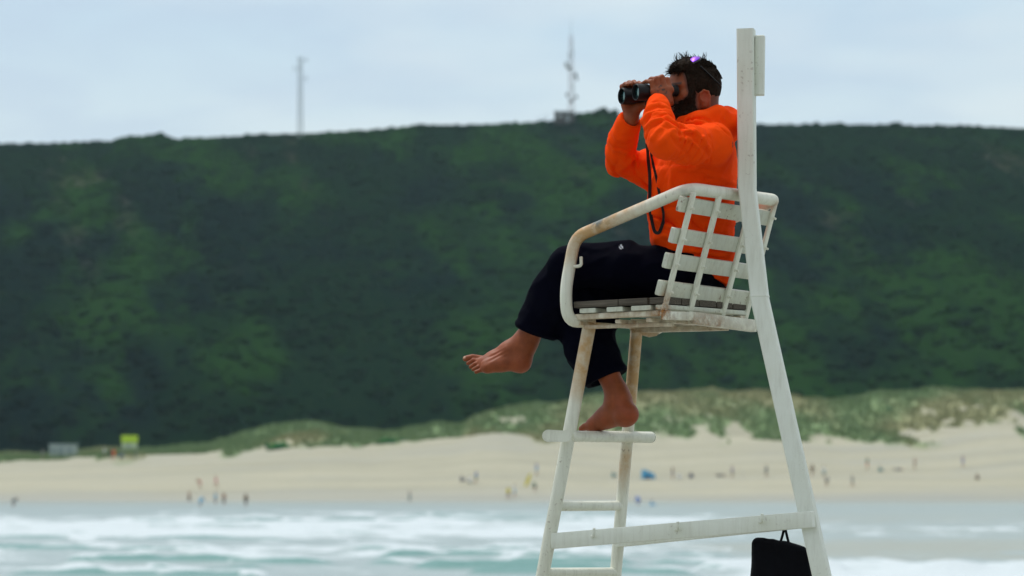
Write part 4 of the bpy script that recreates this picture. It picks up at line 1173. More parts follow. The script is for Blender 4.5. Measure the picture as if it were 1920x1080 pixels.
for i in range(NS):
    cu = uu[i]; sr = math.sqrt(max(0, 1 - cu * cu)); f_, s_ = math.cos(th[i]) * sr, math.sin(th[i]) * sr
    pf, ps, pu = -.010 + f_ * .097, s_ * .078, .018 + cu * .092
    if pf > .05 and pu < .062: continue
    nrm = Vector((0, 0, 0)) + Fv * f_ + Sv * s_ + Uv * cu
    front = max(0, min(1, (pf + .03) / .10)); rv = Vector(r_.normal(0, .22, 3))
    sw = float(math.sin(pf * 90 + ps * 70) + math.sin(ps * 130 + 1)); d0 = (nrm * .55 + Fv * (.45 + .6 * front) + Sv * .35 * sw + rv * .5).normalized()
    curl = r_.uniform(-.7, .9)
    d1 = (Fv * .9 + nrm * curl - Uv * .25 * front + rv).normalized()
    L = (.012 + .026 * front + .014 * max(0, cu - .6)) * r_.uniform(.6, 1.25)
    if cu < .62 and pf < .0: L *= .55; d0 = (nrm * .3 - Uv * .8 - Fv * .3 + rv * .4).normalized(); d1 = d0
    strand(H(pf, ps, pu) - nrm * .002, d0, d1, L, r_.uniform(.0009, .0019))
for q, d0, d1, L in [((.083, .03, .066), (1, 0, .1), (.5, 0, 1.4), .040), ((.085, .02, .062), (1, .2, -.5), (1, 0, .9), .045), ((.08, .035, .07), (.9, 0, .5), (-.2, 0, 1), .036), ((.078, .04, .06), (1, .2, -.8), (.3, 0, -1), .025),
                     ((.07, .01, .095), (.5, 0, 1), (-.6, 0, 1), .034), ((.02, -.012, .112), (.5, 0, 1), (-.4, .2, .9), .030), ((.015, -.03, .108), (.1, 0, 1), (.9, 0, .4), .030), ((.035, -.01, .106), (.4, 0, 1), (1, 0, .2), .034), ((-.03, .02, .11), (-.6, 0, 1), (.4, 0, 1), .022), ((.082, .045, .058), (1, 0, 0), (.2, 0, -1), .03), ((.085, .035, .058), (1, .1, .1), (.9, .1, -.9), .034)]:
    for j in range(9):
        jt = Vector(r_.normal(0, .004, 3)); a0 = Fv * d0[0] + Sv * d0[1] + Uv * d0[2]; a1 = Fv * d1[0] + Sv * d1[1] + Uv * d1[2]
        strand(H(*q) + jt, (a0 + Vector(r_.normal(0, .12, 3))).normalized(), (a1 + Vector(r_.normal(0, .18, 3))).normalized(), L * r_.uniform(.75, 1.05), .0011, 7)
locks = link_mesh('hair_strands', np_mesh('hair_strands', V, Fs), hairm, hair, True)

bd = SDF(); head_prims(bd)
def beardf(X, d):
    q = hl(X); f_, s_, u_ = q.T; n_ = snoise(X * np.array([1, 1, .6]), 150, 61, 2)
    d = d - .0035 - .0025 * n_ - .006 * smooth(-.08, -.10, u_) * (f_ > .03)
    cheek = (u_ - np.interp(f_, [.03, .055, .066, .085, .11], [.004, .000, -.034, -.050, -.054])) * .7 + .005 * snoise(X, 120, 66, 2)
    d = np.maximum(d, cheek)
    d = np.maximum(d, (.036 - f_ - .45 * np.clip(-.065 - u_, 0, .05)) * .8 + .004 * snoise(X, 110, 67, 2))
    d = np.maximum(d, -(u_ + .125) )
    d = np.maximum(d, np.where(np.abs(s_) < .027, -(np.abs(u_ + .0725) - .0075), -1) * (f_ > .09) - (f_ <= .09))
    d = np.maximum(d, np.where(u_ > -.056, np.abs(s_) * -1 + .034, -1))
    return d
bd.fn(beardf)
V, Fq = polygonize(bd, np.array(Hc) - .15, np.array(Hc) + .13, .0022)
beard = link_mesh('beard', np_mesh('beard', V, Fq), hairm, person, True)
Vbd = V; pick = r_.permutation(len(Vbd))[:1700]; V = []; Fs = []
cb = Vector(H(.03, 0, -.04))
for i in pick:
    p = Vector(Vbd[i]); n_ = (p - cb).normalized(); rv = Vector(r_.normal(0, .25, 3))
    strand(p - n_ * .002, (n_ * .6 - Uv * .7 + Fv * .2 + rv).normalized(), (n_ * .2 - Uv + rv).normalized(), r_.uniform(.004, .010), .0006, 4)
link_mesh('beard_strands', np_mesh('beard_strands', V, Fs), hairm, beard, True)

# ------------------------------------------------------------------ sunglasses pushed up into the hair
sg = empty('sunglasses', H(.03, 0, .10), 'dark sunglasses with violet mirrored lenses pushed up into the hair', 'sunglasses')
blackp = simple('black_plastic', (.010, .010, .012), .35, .1, 80, spec=.5)
ml, nt, b = mat('violet_mirror'); g = N(nt)
lw = nt.nodes.new('ShaderNodeLayerWeight'); lw.inputs[0].default_value = .4
g.put(b.inputs['Base Color'], g.mix(lw.outputs['Facing'], (.13, .04, .55), (.30, .07, .50))); b.inputs['Metallic'].default_value = .85; b.inputs['Roughness'].default_value = .38
for s in (-1, 1):
    c = H(.022, s * .043, .101); a1 = (Sv * s * .95 - Uv * .28).normalized(); a2 = (Fv * .88 - Uv * .46).normalized(); nn = a1.cross(a2).normalized()
    if nn.z < 0: nn = -nn
    def lens(sc, th, off):
        V = [c + nn * (.006 + off)]; F = []; n = 28
        for k_, rr in enumerate((.5, .8, 1.0)):
            for i in range(n):
                t_ = 2 * math.pi * i / n; ca, sa = math.cos(t_), math.sin(t_)
                x_ = .023 * sc * rr * math.copysign(abs(ca) ** .75, ca); y_ = .0210 * sc * rr * math.copysign(abs(sa) ** .75, sa)
                V.append(c + a1 * x_ + a2 * y_ + nn * (.006 * (1 - rr * rr) + off))
        for i in range(n):
            F.append((0, 1 + i, 1 + (i + 1) % n))
            for k_ in range(2):
                o_ = 1 + k_ * n; F.append((o_ + i, o_ + n + i, o_ + n + (i + 1) % n, o_ + (i + 1) % n))
        m0 = len(V); V += [v - nn * th for v in V]; F += [tuple(j + m0 for j in f)[::-1] for f in F]
        o_ = 1 + 2 * n
        for i in range(n): F.append((o_ + i, o_ + (i + 1) % n, m0 + o_ + (i + 1) % n, m0 + o_ + i)[::-1])
        return V, F
    m_ = MB(); m_.add(*lens(1.0, .0015, .003)); m_.build('lens', ml, sg, angle=40)
    m_ = MB(); m_.add(*lens(1.13, .003, -.0005)); fr = m_.build('frame', blackp, sg, angle=40)
    m_ = MB(); m_.bar(H(.014, s * .074, .074), H(-.060, s * .086, .004), .0035, .008, up=Sv, bev=.001); m_.build('temple', blackp, sg)
m_ = MB(); m_.tube([H(.034, -.020, .114), H(.034, 0, .117), H(.034, .020, .114)], .003, 8, .004); m_.build('bridge', blackp, sg)

# ------------------------------------------------------------------ binoculars
bino = empty('binoculars', H(.18, 0, -.018), 'black binoculars with a long neck strap held up to the eyes', 'binoculars')
rub = simple('black_rubber', (.005, .005, .006), .5, .2, 220, spec=.25, bump=.2)
glass, nt, b = mat('coated_glass'); b.inputs['Base Color'].default_value = (.02, .045, .05, 1); b.inputs['Roughness'].default_value = .08; b.inputs['Specular IOR Level'].default_value = .9; b.inputs['Metallic'].default_value = .0; b.inputs['Coat Weight'].default_value = 1; b.inputs['Coat Tint'].default_value = (.6, .95, .9, 1)
for s in (-1, 1):
    o = H(.085, s * .056, -.022)
    m_ = MB(); m_.lathe(o, Fv, [(.095, .020), (.100, .0235), (.128, .0245), (.136, .0285), (.142, .0295), (.176, .0300), (.182, .0300), (.1845, .0285), (.184, .0262), (.172, .0255), (.171, .0200)], 36)
    br_ = m_.build('barrel', rub, bino, angle=40)
    m_ = MB(); V = []; F = []; n = 32
    m_.lathe(o, Fv, [(.168, .0256), (.171, .0254), (.1735, .019), (.1748, .010), (.1752, .001)], 32); m_.build('lens', glass, br_, angle=60)
    # porro prism housing and eyepiece
    sdp = SDF(); sdp.ell(H(.152, s * .052, -.018), (.034, .030, .031), HM, .01); sdp.cone(H(.132, s * .036, -.016), H(.170, s * .062, -.020), .025, .026, .012); sdp.cone(H(.165, s * .058, -.019), H(.185, s * .058, -.019), .0245, .0235, .01)
    V, Fq = polygonize(sdp, np.array(H(.15, s * .05, -.018)) - .07, np.array(H(.15, s * .05, -.018)) + .07, .003); link_mesh('prism_housing', np_mesh('prism_housing', V, Fq), rub, bino, True)
    e_ = H(.085, s * .032, -.010)
    m_ = MB(); m_.lathe(e_, Fv, [(.048, .016), (.040, .0175), (.030, .018), (.028, .0205), (.010, .0215), (.007, .0205), (.0085, .017), (.016, .0160)], 28); m_.build('eyepiece', rub, bino, angle=40)
m_ = MB(); m_.bar(H(.150, -.04, -.010), H(.150, .04, -.010), .030, .012, up=Uv); m_.bar(H(.205, -.05, -.014), H(.205, .05, -.014), .018, .010, up=Uv); m_.lathe(H(.13, 0, -.012), Fv, [(0, .007), (.09, .007)], 16); m_.build('bridge', rub, bino)
m_ = MB(); m_.lathe(H(.128, 0, -.006), Fv, [(0, .010), (.003, .0125), (.020, .0125), (.023, .010)], 20); m_.build('focus_wheel', rub, bino)
m, nt, b = mat('black_webbing'); b.inputs['Base Color'].default_value = (.006, .006, .008, 1); b.inputs['Roughness'].default_value = .8
def strap(pts, wpx, name):
    Q = []
    for x_, y_, dy in pts:
        d = hd.surf_y(x_, y_, -.30, .3)
        Q.append(P(x_, y_, (min(d, .0) - .010) if d is not None and y_ > 296 else dy))
    # smooth the depth so that the strap hangs in an even curve
    ysm = [q.y for q in Q]
    for _ in range(3): ysm = [ysm[0]] + [(ysm[i - 1] + ysm[i] * 2 + ysm[i + 1]) / 4 for i in range(1, len(ysm) - 1)] + [ysm[-1]]
    Q = [P(pts[i][0], pts[i][1], min(ysm[i], Q[i].y)) for i in range(len(Q))]
    # spline through
    S = []
    for i in range(len(Q) - 1):
        p0, p1, p2, p3 = Q[max(i - 1, 0)], Q[i], Q[i + 1], Q[min(i + 2, len(Q) - 1)]
        for k_ in range(6):
            t_ = k_ / 6; S.append(.5 * ((2 * p1) + (p2 - p0) * t_ + (2 * p0 - 5 * p1 + 4 * p2 - p3) * t_ ** 2 + (3 * p1 - p0 - 3 * p2 + p3) * t_ ** 3))
    S.append(Q[-1]); V = []; F = []; n = len(S)
    for i, p in enumerate(S):
        t_ = (S[min(i + 1, n - 1)] - S[max(i - 1, 0)]).normalized(); nn = Vector((.15, -1, .05)); sd_ = t_.cross(nn).normalized(); nn = sd_.cross(t_).normalized()
        ww = np.interp(i / (n - 1), [0, .12, .2, 1], [.0022, .0022, wpx, wpx]); hh_ = .0014
        V += [p + sd_ * ww + nn * hh_, p - sd_ * ww + nn * hh_, p - sd_ * ww - nn * hh_, p + sd_ * ww - nn * hh_]
    for i in range(n - 1):
        for j in range(4): F.append((i * 4 + j, i * 4 + (j + 1) % 4, i * 4 + 4 + (j + 1) % 4, i * 4 + 4 + j))
    F += [(0, 1, 2, 3), tuple((n - 1) * 4 + j for j in (3, 2, 1, 0))]
    m_ = MB(); m_.add(V, F); m_.build(name, m, bino, angle=40)
strap([(1211, 178, -.150), (1211, 215, -.165), (1212, 245, -.17), (1214, 275, -.17), (1215.5, 300, -.17), (1218, 325, -.17), (1218.5, 350, -.17), (1218, 380, -.17), (1220, 402, -.17), (1226, 430, -.17), (1231, 436.5, -.17), (1237, 434, -.17), (1244, 415, -.17)], .0058, 'strap')
strap([(1216, 195, -.170), (1219, 240, -.19), (1221, 286, -.19), (1224, 305, -.19), (1231, 335, -.19), (1236, 362, -.19), (1241, 385, -.19), (1244, 402, -.19), (1243, 418, -.19), (1237, 433, -.19)], .0045, 'strap')
# ------------------------------------------------------------------ masts, hut and sign far off
steel = simple('galvanised_steel', (.30, .34, .34), .55, .15, 4, spec=.4)
steel2 = simple('mast_paint', (.45, .36, .34), .6, .2, 3)
dish = simple('pale_antenna', (.55, .57, .56), .5, .05, 3)
concrete = simple('dark_concrete', (.11, .10, .095), .9, .2, 2)
def lattice(root, x, y, z0, z1, w0, w1, mt, seg):
    m_ = MB(); cr = [(-1, -1), (1, -1), (1, 1), (-1, 1)]
    def c(i, t_): w_ = (w0 + (w1 - w0) * t_) / 2; return Vector((x + cr[i % 4][0] * w_, y + cr[i % 4][1] * w_, z0 + (z1 - z0) * t_))
    for i in range(4): m_.bar(c(i, 0), c(i, 1), .13, .13, bev=0, step=9, up=(0, 1, 0))
    for k in range(seg):
        for i in range(4):
            m_.bar(c(i, k / seg), c(i + 1, (k + 1) / seg), .06, .06, bev=0, step=9, up=(.3, 1, 0)); m_.bar(c(i, k / seg), c(i + 1, k / seg), .06, .06, bev=0, step=9, up=(0, .2, 1))
    return m_.build('lattice_frame', mt, root, False)
DM = 745 + CAM_Y
q0, q1 = P(563, 262, DM), P(561.5, 106, DM)
mast = empty('antenna_mast', q0, 'slender pale lattice mast alone on the skyline with short side arms', 'mast')
lattice(mast, q0.x, DM, q0.z, q1.z, 1.25, .95, steel, 15)
for dz, s in ((-1.0, 1), (-3.3, -1), (-6.0, 1)):
    m_ = MB(); m_.bar((q0.x, DM, q1.z + dz), (q0.x + s * 1.9, DM, q1.z + dz + .1), .12, .12, bev=0); m_.bar((q0.x + s * 1.7, DM, q1.z + dz - .6), (q0.x + s * 1.7, DM, q1.z + dz + .7), .16, .16, bev=0, up=(0, 1, 0)); m_.build('side_antenna', steel, mast, False)
q0, q1 = P(1071, 222, DM), P(1071, 66, DM)
mast = empty('antenna_mast', q0, 'tall reddish lattice mast crowded with dishes beside a small hut on the hilltop', 'mast')
lattice(mast, q0.x, DM, q0.z, q1.z, 1.5, .7, steel2, 16)
m_ = MB(); m_.tube([(q0.x, DM, q1.z), (q0.x, DM, q1.z + 5)], [.07, .03], 6, 9); m_.build('whip_antenna', steel, mast)
for px_, py_, r, ax in ((1066, 122, .85, (-1, -.6, 0)), (1069, 129, .7, (-.3, -1, 0)), (1075, 141, .75, (1, -.5, 0)), (1077, 148, .5, (1, -.7, 0)), (1067, 178, .5, (-1, -.5, 0)), (1076, 182, .6, (1, -.6, 0)), (1071, 190, .5, (0, -1, 0))):
    o_ = P(px_, py_, DM) + Vector(ax) * .3; m_ = MB(); m_.lathe(o_, ax, [(0, .1), (.1, r * .5), (.3, r), (.42, r), (.34, r * .9), (.18, r * .4)], 14); m_.build('dish', dish if py_ < 130 else concrete, mast)
for px_, y0_, y1_ in ((1074, 92, 106), (1067, 98, 112), (1075, 158, 172)):
    m_ = MB(); a_, b_ = P(px_, y1_, DM - .7), P(px_, y0_, DM - .7); m_.bar(a_, b_, .35, .2, up=(0, 1, 0)); m_.build('panel_antenna', dish, mast)
# equipment hut beside it
q0, q1 = P(1040, 232, DM - 2), P(1077, 208, DM - 2)
hut = empty('equipment_hut', P(1058, 230, DM), 'small dark flat-roofed hut at the foot of the dish-covered mast', 'hut')
w_ = (q1.x - q0.x) / 2; cx_ = (q0.x + q1.x) / 2; h_ = (q1.z - q0.z)
m_ = MB(); m_.box((cx_, DM, q0.z + h_ / 2 - .15), (w_, 0, 0), (0, 1.8, 0), (0, 0, h_ / 2 - .15), 4, .02); m_.build('wall', concrete, hut)
m_ = MB(); m_.box((cx_, DM, q1.z - .12), (w_ + .2, 0, 0), (0, 2.0, 0), (0, 0, .14), 4, .02); m_.build('roof', dish, hut)
m_ = MB(); m_.box((cx_ + .9, DM - 1.82, q0.z + 1.6), (.45, 0, 0), (0, .04, 0), (0, 0, 1.0), 1, 0); m_.build('door', steel, hut)
m_ = MB(); m_.box((cx_ - 1.2, DM - 1.82, q0.z + 2.2), (.5, 0, 0), (0, .04, 0), (0, 0, .35), 1, 0); m_.build('vent', dish, hut)
ym = DM + 1
for i, (px_, y0_) in enumerate(((1010, 226), (1024, 222))):
    m_ = MB(); m_.tube([P(px_, 236, ym), P(px_, y0_ - 8, ym)], [.08, .05], 6, 4); m_.tube([P(px_ - 4, y0_ - 6, ym), P(px_ + 4, y0_ - 6, ym)], .04, 6, 4)
    tag(m_.build('utility_pole', steel, None), ['short pole on the skyline farthest from the hilltop hut', 'short pole on the skyline next to the hilltop hut'][i], 'pole')

def ground_at(px_, py_):
    for D in np.arange(383, 470, .5):
        x_ = (px_ - 960) * D / F_PX; z_ = ground_z(x_, D + CAM_Y)
        if HZ - (z_ - CAM_Z) * F_PX / D <= py_: return Vector((x_, D + CAM_Y, z_))
    return P(px_, py_, 440)
# pale cabin
c0 = ground_at(117, 860); Dc = c0.y - CAM_Y; k = Dc / F_PX
cab = empty('beach_cabin', c0, 'pale grey box-shaped cabin at the foot of the hill', 'cabin')
cw = simple('pale_cabin_wall', (.42, .47, .45), .7, .12, 1.2); cd_ = simple('cabin_grey', (.26, .32, .33), .6, .1, 2)
W, Hh = 49 * k, 26 * k
m_ = MB(); m_.box(c0 + Vector((0, 1.2, Hh / 2)), (W / 2, 0, 0), (0, 1.2, 0), (0, 0, Hh / 2), 6, .03); m_.build('wall', cw, cab)
m_ = MB(); m_.box(c0 + Vector((0, 1.2, Hh + .08)), (W / 2 + .12, 0, 0), (0, 1.35, 0), (0, 0, .09), 6, .02); m_.build('roof', cd_, cab)
m_ = MB(); m_.box(c0 + Vector((-.25, -.02, Hh * .46)), (.42, 0, 0), (0, .04, 0), (0, 0, Hh * .4), 1, .005); m_.build('door', cd_, cab)
for dx in (-1.5, 1.2): m_ = MB(); m_.box(c0 + Vector((dx, -.02, Hh * .58)), (.42, 0, 0), (0, .04, 0), (0, 0, .42), 1, .005); m_.build('window', cd_, cab)
# yellow-green sign
c0 = ground_at(243, 861); k = (c0.y - CAM_Y) / F_PX
sgn = empty('beach_sign', c0, 'bright yellow-green sign board standing on posts at the beach edge', 'sign')
yl = simple('yellow_green_paint', (.42, .62, .01), .5, .05, 2); yw = simple('pale_green_panel', (.42, .52, .34), .5, .1, 2)
def at_s(px_, py_, dy=0): return c0 + Vector(((px_ - 243) * k, dy, (861 - py_) * k))
m_ = MB(); m_.box(at_s(243, 824), (15.5 * k, 0, 0), (0, .12, 0), (0, 0, 7 * k), 2, .02); m_.build('header', yl, sgn)
m_ = MB(); m_.box(at_s(243, 836.5), (14.5 * k, 0, 0), (0, .07, 0), (0, 0, 5.2 * k), 2, .02); pn_ = m_.build('panel', yw, sgn)
m_ = MB(); m_.box(at_s(241, 836, -.085), (4 * k, 0, 0), (0, .015, 0), (0, 0, 3 * k), 1, 0); m_.build('picture', cd_, pn_)
for px_ in (231, 255): m_ = MB(); m_.bar(at_s(px_, 864, .1), at_s(px_, 832, .1), .12, .12, up=(0, 1, 0)); m_.build('post', cd_, sgn)

# ------------------------------------------------------------------ people on the far beach
PM = {}
def pm(c, nm):
    if nm not in PM: PM[nm] = simple(nm, c, .8, .1, 3)
    return PM[nm]
skinm = simple('distant_skin', (.42, .22, .14), .7, .1, 4)
CL = dict(navy=(.06, .08, .15), blue=(.05, .16, .50), sky=(.16, .42, .62), white=(.75, .76, .76), red=(.55, .07, .05), pink=(.65, .25, .26), orange=(.75, .16, .05), yellow=(.75, .62, .03), green=(.03, .16, .09), black=(.045, .05, .055), teal=(.04, .22, .24), purple=(.24, .17, .32), grey=(.27, .27, .26), brown=(.22, .15, .10))  # black, navy, brown and grey lightened to imitate spray haze
def figure(loc, pose, top_, bot, label, face=0.0, group=None, h=1.72, cat='person'):
    """one small person: continuous body, clothes as children"""
    k = h / 1.72; r3 = np.random.default_rng(int(abs(loc.x * 131 + loc.y * 17)) % 99991)
    J = {}
    hz = .92
    if pose in ('stand', 'walk'):
        st = .08 if pose == 'stand' else .26
        J = dict(hip=(0, 0, .92), chest=(0, 0, 1.28), neck=(0, 0, 1.46), head=(.02, 0, 1.61), kL=(st * .6, .09, .50), fL=(st, .10, .06), kR=(-st * .2, -.09, .50), fR=(-st, -.10, .06),
                 eL=(-.05 - st * .3, .24, 1.14), hL=(.08, .25, .90), eR=(.05 + st * .2, -.24, 1.14), hR=(.16, -.24, .92))
    elif pose == 'bend':
        J = dict(hip=(-.12, 0, .88), chest=(.20, 0, 1.10), neck=(.36, 0, 1.14), head=(.50, 0, 1.16), kL=(.05, .1, .48), fL=(0, .12, .06), kR=(.0, -.1, .48), fR=(-.14, -.1, .06),
                 eL=(.30, .22, .88), hL=(.36, .18, .62), eR=(.30, -.22, .88), hR=(.40, -.18, .62))
    elif pose == 'sit':
        J = dict(hip=(0, 0, .12), chest=(-.06, 0, .46), neck=(-.04, 0, .64), head=(.0, 0, .79), kL=(.36, .12, .38), fL=(.62, .12, .05), kR=(.34, -.12, .34), fR=(.60, -.14, .05),
                 eL=(.05, .24, .36), hL=(.26, .15, .36), eR=(-.16, -.24, .34), hR=(-.28, -.22, .08))
    else:  # lie
        J = dict(hip=(0, 0, .12), chest=(-.38, 0, .14), neck=(-.54, 0, .17), head=(-.70, 0, .20), kL=(.42, .1, .12), fL=(.82, .12, .07), kR=(.40, -.1, .26), fR=(.66, -.12, .06),
                 eL=(-.40, .30, .08), hL=(-.16, .32, .06), eR=(-.55, -.28, .10), hR=(-.72, -.12, .10))
    cf, sf = math.cos(face), math.sin(face)
    T = lambda q: np.array([loc.x + (q[0] * cf - q[1] * sf) * k, loc.y + (q[0] * sf + q[1] * cf) * k, loc.z + q[2] * k])
    J = {a_: np.array(b_, float) for a_, b_ in J.items()}
    lat = np.array([0, 1.0, 0]); tor = J['neck'] - J['hip']; sh = J['neck'] - tor * .10
    def skel(grow=0.0):
        s_ = SDF(); g_ = grow
        s_.chain([T(J['hip']), T(J['chest']), T(sh)], [(.135 + g_) * k, (.135 + g_) * k, (.10 + g_) * k], .05)
        for sg_, a_ in ((1, 'L'), (-1, 'R')):
            s_.chain([T(sh + lat * .06 * sg_), T(sh + lat * .17 * sg_), T(J['e' + a_]), T(J['h' + a_])], [.06, (.058 + g_) * k, (.046 + g_) * k, (.036 + g_) * k], .03)
            s_.chain([T(J['hip'] + lat * .08 * sg_), T(J['k' + a_]), T(J['f' + a_])], [(.095 + g_) * k, (.062 + g_) * k, (.046 + g_) * k], .03)
            ft = np.array([.12, 0, -.02]); s_.cone(T(J['f' + a_]), T(J['f' + a_] + ft), (.040 + g_) * k, .032 * k, .02)
        return s_
    s_ = skel(); s_.cone(T(J['neck'] - tor * .05), T(J['head']), .055 * k, .05 * k, .03)
    s_.cone(T(J['head']), T(J['head'] + np.array([0, 0, .04])), .098 * k, .092 * k, .02); s_.cone(T(J['head'] + np.array([.08, 0, -.03])), T(J['head'] + np.array([.085, 0, -.04])), .035 * k, k=.02)
    pts = np.array([T(v) for v in J.values()]); lo, hi = pts.min(0) - .24, pts.max(0) + .24
    V, Fq = polygonize(s_, lo, hi, .034); me = np_mesh('person', V, Fq); o = link_mesh('person', me, skinm, None, True); tag(o, label, cat, group)
    hip, ax = T(J['hip']), T(sh) - T(J['hip']); ax = ax / np.linalg.norm(ax)
    def cl(nm, col_, f):
        c_ = skel(.016); c_.fn(f); V, Fq = polygonize(c_, lo, hi, .034)
        if len(Fq): link_mesh(nm, np_mesh(nm, V, Fq), pm(CL[col_], 'cloth_' + col_), o, True)
    if top_: cl('shirt', top_, lambda X, d: np.maximum(d, -((X - hip) @ ax) - .02))
    if bot: cl('shorts', bot, lambda X, d: np.maximum(d, np.maximum((X - hip) @ ax - .06, np.linalg.norm(X - hip, axis=1) - .42 * k)))
    hh_ = SDF(); hh_.ell(T(J['head'] + np.array([-.02, 0, .05])), np.array([.105, .105, .10]) * k); fz = T(J['head'])
    fwd = np.array([cf, sf, 0]); hh_.fn(lambda X, d: np.maximum(d, (X - fz) @ fwd - .05)); V, Fq = polygonize(hh_, fz - .2, fz + .22, .034)
    link_mesh('hair', np_mesh('hair', V, Fq), pm(CL['brown'] if r3.random() < .6 else CL['black'], 'distant_hair_%d' % (r3.random() < .5)), o, True)
    return o
rest = 'people on the far beach'
for px_, py_, pose, t_, b_, face, lb in [
    (208, 862, 'stand', 'black', 'black', 1, 'person in black standing left of the sign beside the one in orange'),
    (213.5, 862, 'stand', 'orange', 'orange', 2, 'person in bright orange standing between the cabin and the yellow sign'),
    (226, 859, 'sit', 'blue', 'navy', 0, 'person in blue sitting right under the yellow sign'),
    (80, 862, 'stand', 'grey', 'grey', 0, 'person in grey standing at the near-hill side of the pale cabin'),
    (196, 858, 'stand', 'white', 'grey', 0, 'person in a white top standing well left of the yellow sign'),
    (375, 915, 'bend', None, 'pink', 3, 'stooping person in pink shorts, first of the pair on open sand'),
    (405, 915, 'walk', 'pink', 'pink', 0, 'person in a pink swimsuit walking, second of the pair on open sand'),
    (355, 942, 'walk', None, 'black', 2.5, 'dark-clad wader nearest the sign side in the row at the water edge'),
    (376, 951, 'bend', 'sky', 'sky', 1, 'small person in pale blue bending in the shallow water'),
    (404, 946, 'stand', 'sky', 'navy', 0, 'person in pale blue standing at the water edge behind the bending one'),
    (420, 948, 'stand', None, 'grey', 2, 'bare-chested person standing in shallow water beside the pale blue one'),
    (461, 951, 'stand', 'brown', 'black', 1, 'person in brown and black wading at the end of the water-edge row'),
    (25, 952, 'bend', 'grey', 'grey', 0, 'lone person in grey stooping in the water nearest the photo edge'),
    (768, 942, 'stand', 'grey', 'teal', 0, 'lone person in a wetsuit standing midway along the water edge'),
    (866, 903, 'sit', 'navy', 'navy', 0, 'person in navy sitting beside the pale beach chair'),
    (893, 906, 'stand', 'blue', 'green', 3, 'person in a blue top and green shorts standing behind the beach chair'),
    (880, 905, 'sit', 'white', 'green', 0, 'person in white sitting low between the two blue ones'),
    (1006, 891, 'stand', 'blue', 'sky', 0, 'person in blue carrying nothing just above the yellow board'),
    (1003, 922, 'bend', 'green', 'black', 2, 'person in dark green bending by the yellow board'),
    (953, 938, 'stand', 'yellow', 'brown', 1, 'person in mustard standing at the wet sand beside one in white'),
    (965, 932, 'stand', 'white', 'sky', 3, 'person in white and pale blue near the wet sand'),
    (1197, 949, 'bend', 'blue', 'blue', 2, 'wader all in strong blue bending in the water between the ladder rails'),
    (1222, 950, 'sit', 'sky', 'sky', 0, 'wader in pale blue low in the water past the one in strong blue'),
    (1150, 895, 'sit', 'teal', 'teal', 0, 'person in teal sitting on the sand seen between the ladder rails'),
    (1261, 898, 'stand', 'brown', 'purple', 0, 'tall dark figure standing next to the blue beach tent'),
    (1273, 898, 'sit', 'white', 'white', 1, 'person in white sitting between the tall dark figure and one in navy'),
    (1296, 897, 'sit', 'navy', 'navy', 2, 'person in navy crouched on the sand right of the blue tent'),
    (1352, 894, 'lie', 'black', 'grey', 0, 'person lying on the sand left of the small orange umbrella'),
    (1373, 896, 'stand', 'purple', 'black', 0, 'person in dark purple standing beside the small orange umbrella'),
    (1437, 895, 'stand', 'grey', 'grey', 2, 'faint grey figure standing alone just before the chair post'),
    (1523, 893, 'stand', 'brown', 'brown', 1, 'person in brown standing just behind the chair post'),
    (1545, 896, 'stand', 'white', 'teal', 2, 'person in a white top and teal shorts beyond the chair post'),
    (1550, 912, 'bend', 'grey', 'black', 1, 'dark figure bending on the wet sand below the white-topped one'),
    (1598, 914, 'walk', 'grey', 'grey', 0, 'faint grey figure walking alone on the wet sand'),
    (1626, 880, 'stand', 'green', 'orange', 0, 'person in a green top and bright orange skirt'),
    (1650, 885, 'sit', 'teal', 'teal', 0, 'person in teal sitting next to the one in the orange skirt'),
    (1684, 882, 'lie', 'grey', 'navy', 0, 'sunbather lying flat on the sand past the seated teal one'),
    (1715, 880, 'stand', None, 'brown', 0, 'tanned figure in brown shorts standing alone up the beach'),
    (1805, 876, 'stand', 'purple', 'blue', 0, 'person in a purple top and blue shorts high on the beach'),
    (1832, 900, 'sit', 'brown', 'black', 1, 'dark huddled figure sitting alone on the sand by the photo edge')]:
    if py_ > 938: q = P(px_, py_, 0); D_ = 384 - (py_ - 940) * 5; q = P(px_, py_, D_ + CAM_Y); q.z = -.25
    else: q = ground_at(px_, py_)
    figure(q, pose, t_, b_, lb, face, rest)
# beach tent, small umbrella, yellow board, folding chair
q = ground_at(1216, 898); k = (q.y - CAM_Y) / F_PX
bt = empty('beach_tent', q, 'small bright blue beach tent on the sand seen right of the ladder', 'tent')
m_ = MB(); poly_prism(m_, [q + Vector(((x_ - 1216) * k, 0, (898 - y_) * k)) for x_, y_ in ((1203, 897), (1204, 880), (1213, 882), (1226, 888), (1230, 897))], (0, 1.6, 0)); m_.build('canopy', pm((.10, .40, .66), 'tent_blue'), bt, False)
m_ = MB(); poly_prism(m_, [q + Vector(((x_ - 1216) * k, -.02, (898 - y_) * k)) for x_, y_ in ((1210, 897), (1214, 888), (1221, 897))], (0, .01, 0)); m_.build('door_flap', pm((.04, .10, .22), 'tent_dark'), bt, False)
q = ground_at(1394, 897); k = (q.y - CAM_Y) / F_PX
um = empty('beach_umbrella', q, 'small low orange and green beach umbrella standing on the sand', 'umbrella')
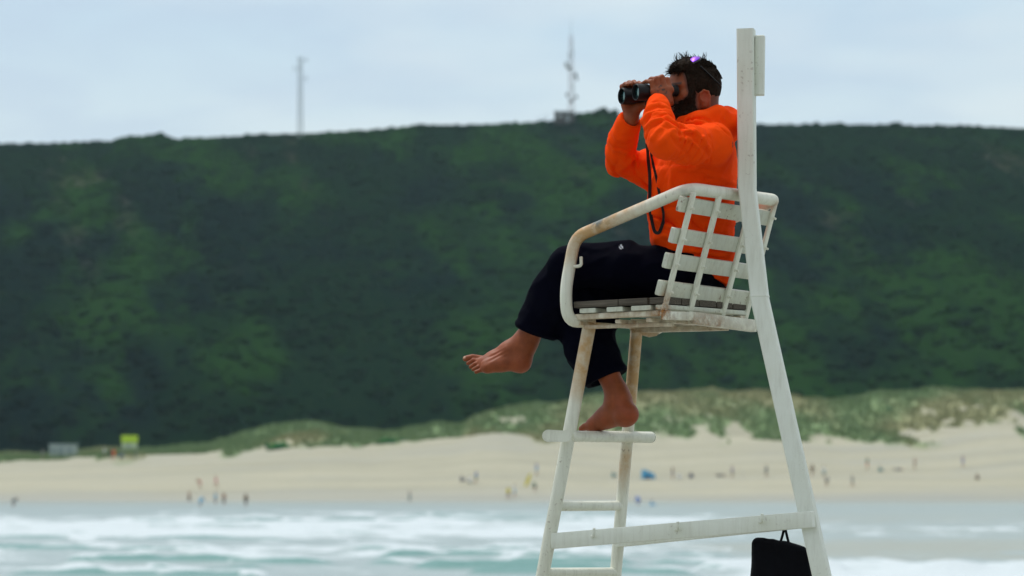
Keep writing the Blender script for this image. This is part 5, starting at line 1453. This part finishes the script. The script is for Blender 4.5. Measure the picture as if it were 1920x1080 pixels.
m_ = MB(); m_.lathe(q + Vector((0, 0, .55)), (0, 0, 1), [(0, 1.02), (.03, 1.0), (.25, .72), (.42, .35), (.48, .02)], 16); m_.build('canopy', pm((.62, .28, .16), 'umbrella_orange'), um)
m_ = MB(); m_.lathe(q + Vector((0, 0, .47)), (0, 0, 1), [(0, 1.04), (.075, 1.03)], 16); m_.build('fringe', pm((.20, .42, .25), 'umbrella_green'), um)
m_ = MB(); m_.tube([q - Vector((0, 0, .2)), q + Vector((0, 0, 1.1))], .03, 8, .3); m_.build('pole', dish, um)
q = ground_at(990, 912); k = (q.y - CAM_Y) / F_PX
m_ = MB(); V = []
for i in range(13):
    t_ = i / 12; wd_ = .24 * math.sin(math.pi * min(1, .12 + t_ * .88)) ** .6 + .01
    for sx_, sy_ in ((-1, -1), (1, -1), (1, 1), (-1, 1)): V.append(q + Vector(((-.35 + t_ * .75) + sx_ * wd_, sy_ * .035 + t_ * .1, -.05 + t_ * 1.95)))
m_.add(V, [(i * 4 + j, i * 4 + (j + 1) % 4, i * 4 + 4 + (j + 1) % 4, i * 4 + 4 + j) for i in range(12) for j in range(4)] + [(3, 2, 1, 0), (48, 49, 50, 51)])
tag(m_.build('rescue_board', pm(CL['yellow'], 'cloth_yellow'), None), 'bright yellow board standing upright in the sand', 'board')
q = ground_at(884, 906)
fc = empty('folding_chair', q, 'pale folding beach chair in the group of blue-clad people', 'chair')
m_ = MB(); m_.box(q + Vector((-.25, -.3, .40)), (.26, 0, 0), (0, .24, 0), (0, 0, .025), 2, .01); m_.build('seat', pm(CL['white'], 'cloth_white'), fc)
m_ = MB(); m_.box(q + Vector((.05, -.3, .72)), (.06, 0, .30), (0, .24, 0), (-.02, 0, .01), 2, .0); m_.build('backrest', pm(CL['white'], 'cloth_white'), fc)
for sx_ in (-1, 1):
    for sy_ in (-1, 1): m_ = MB(); m_.tube([q + Vector((-.25 + sx_ * .24, -.3 + sy_ * .22, -.05)), q + Vector((-.25 - sx_ * .2, -.3 + sy_ * .22, .40))], .015, 6, .2); m_.build('leg', steel, fc)
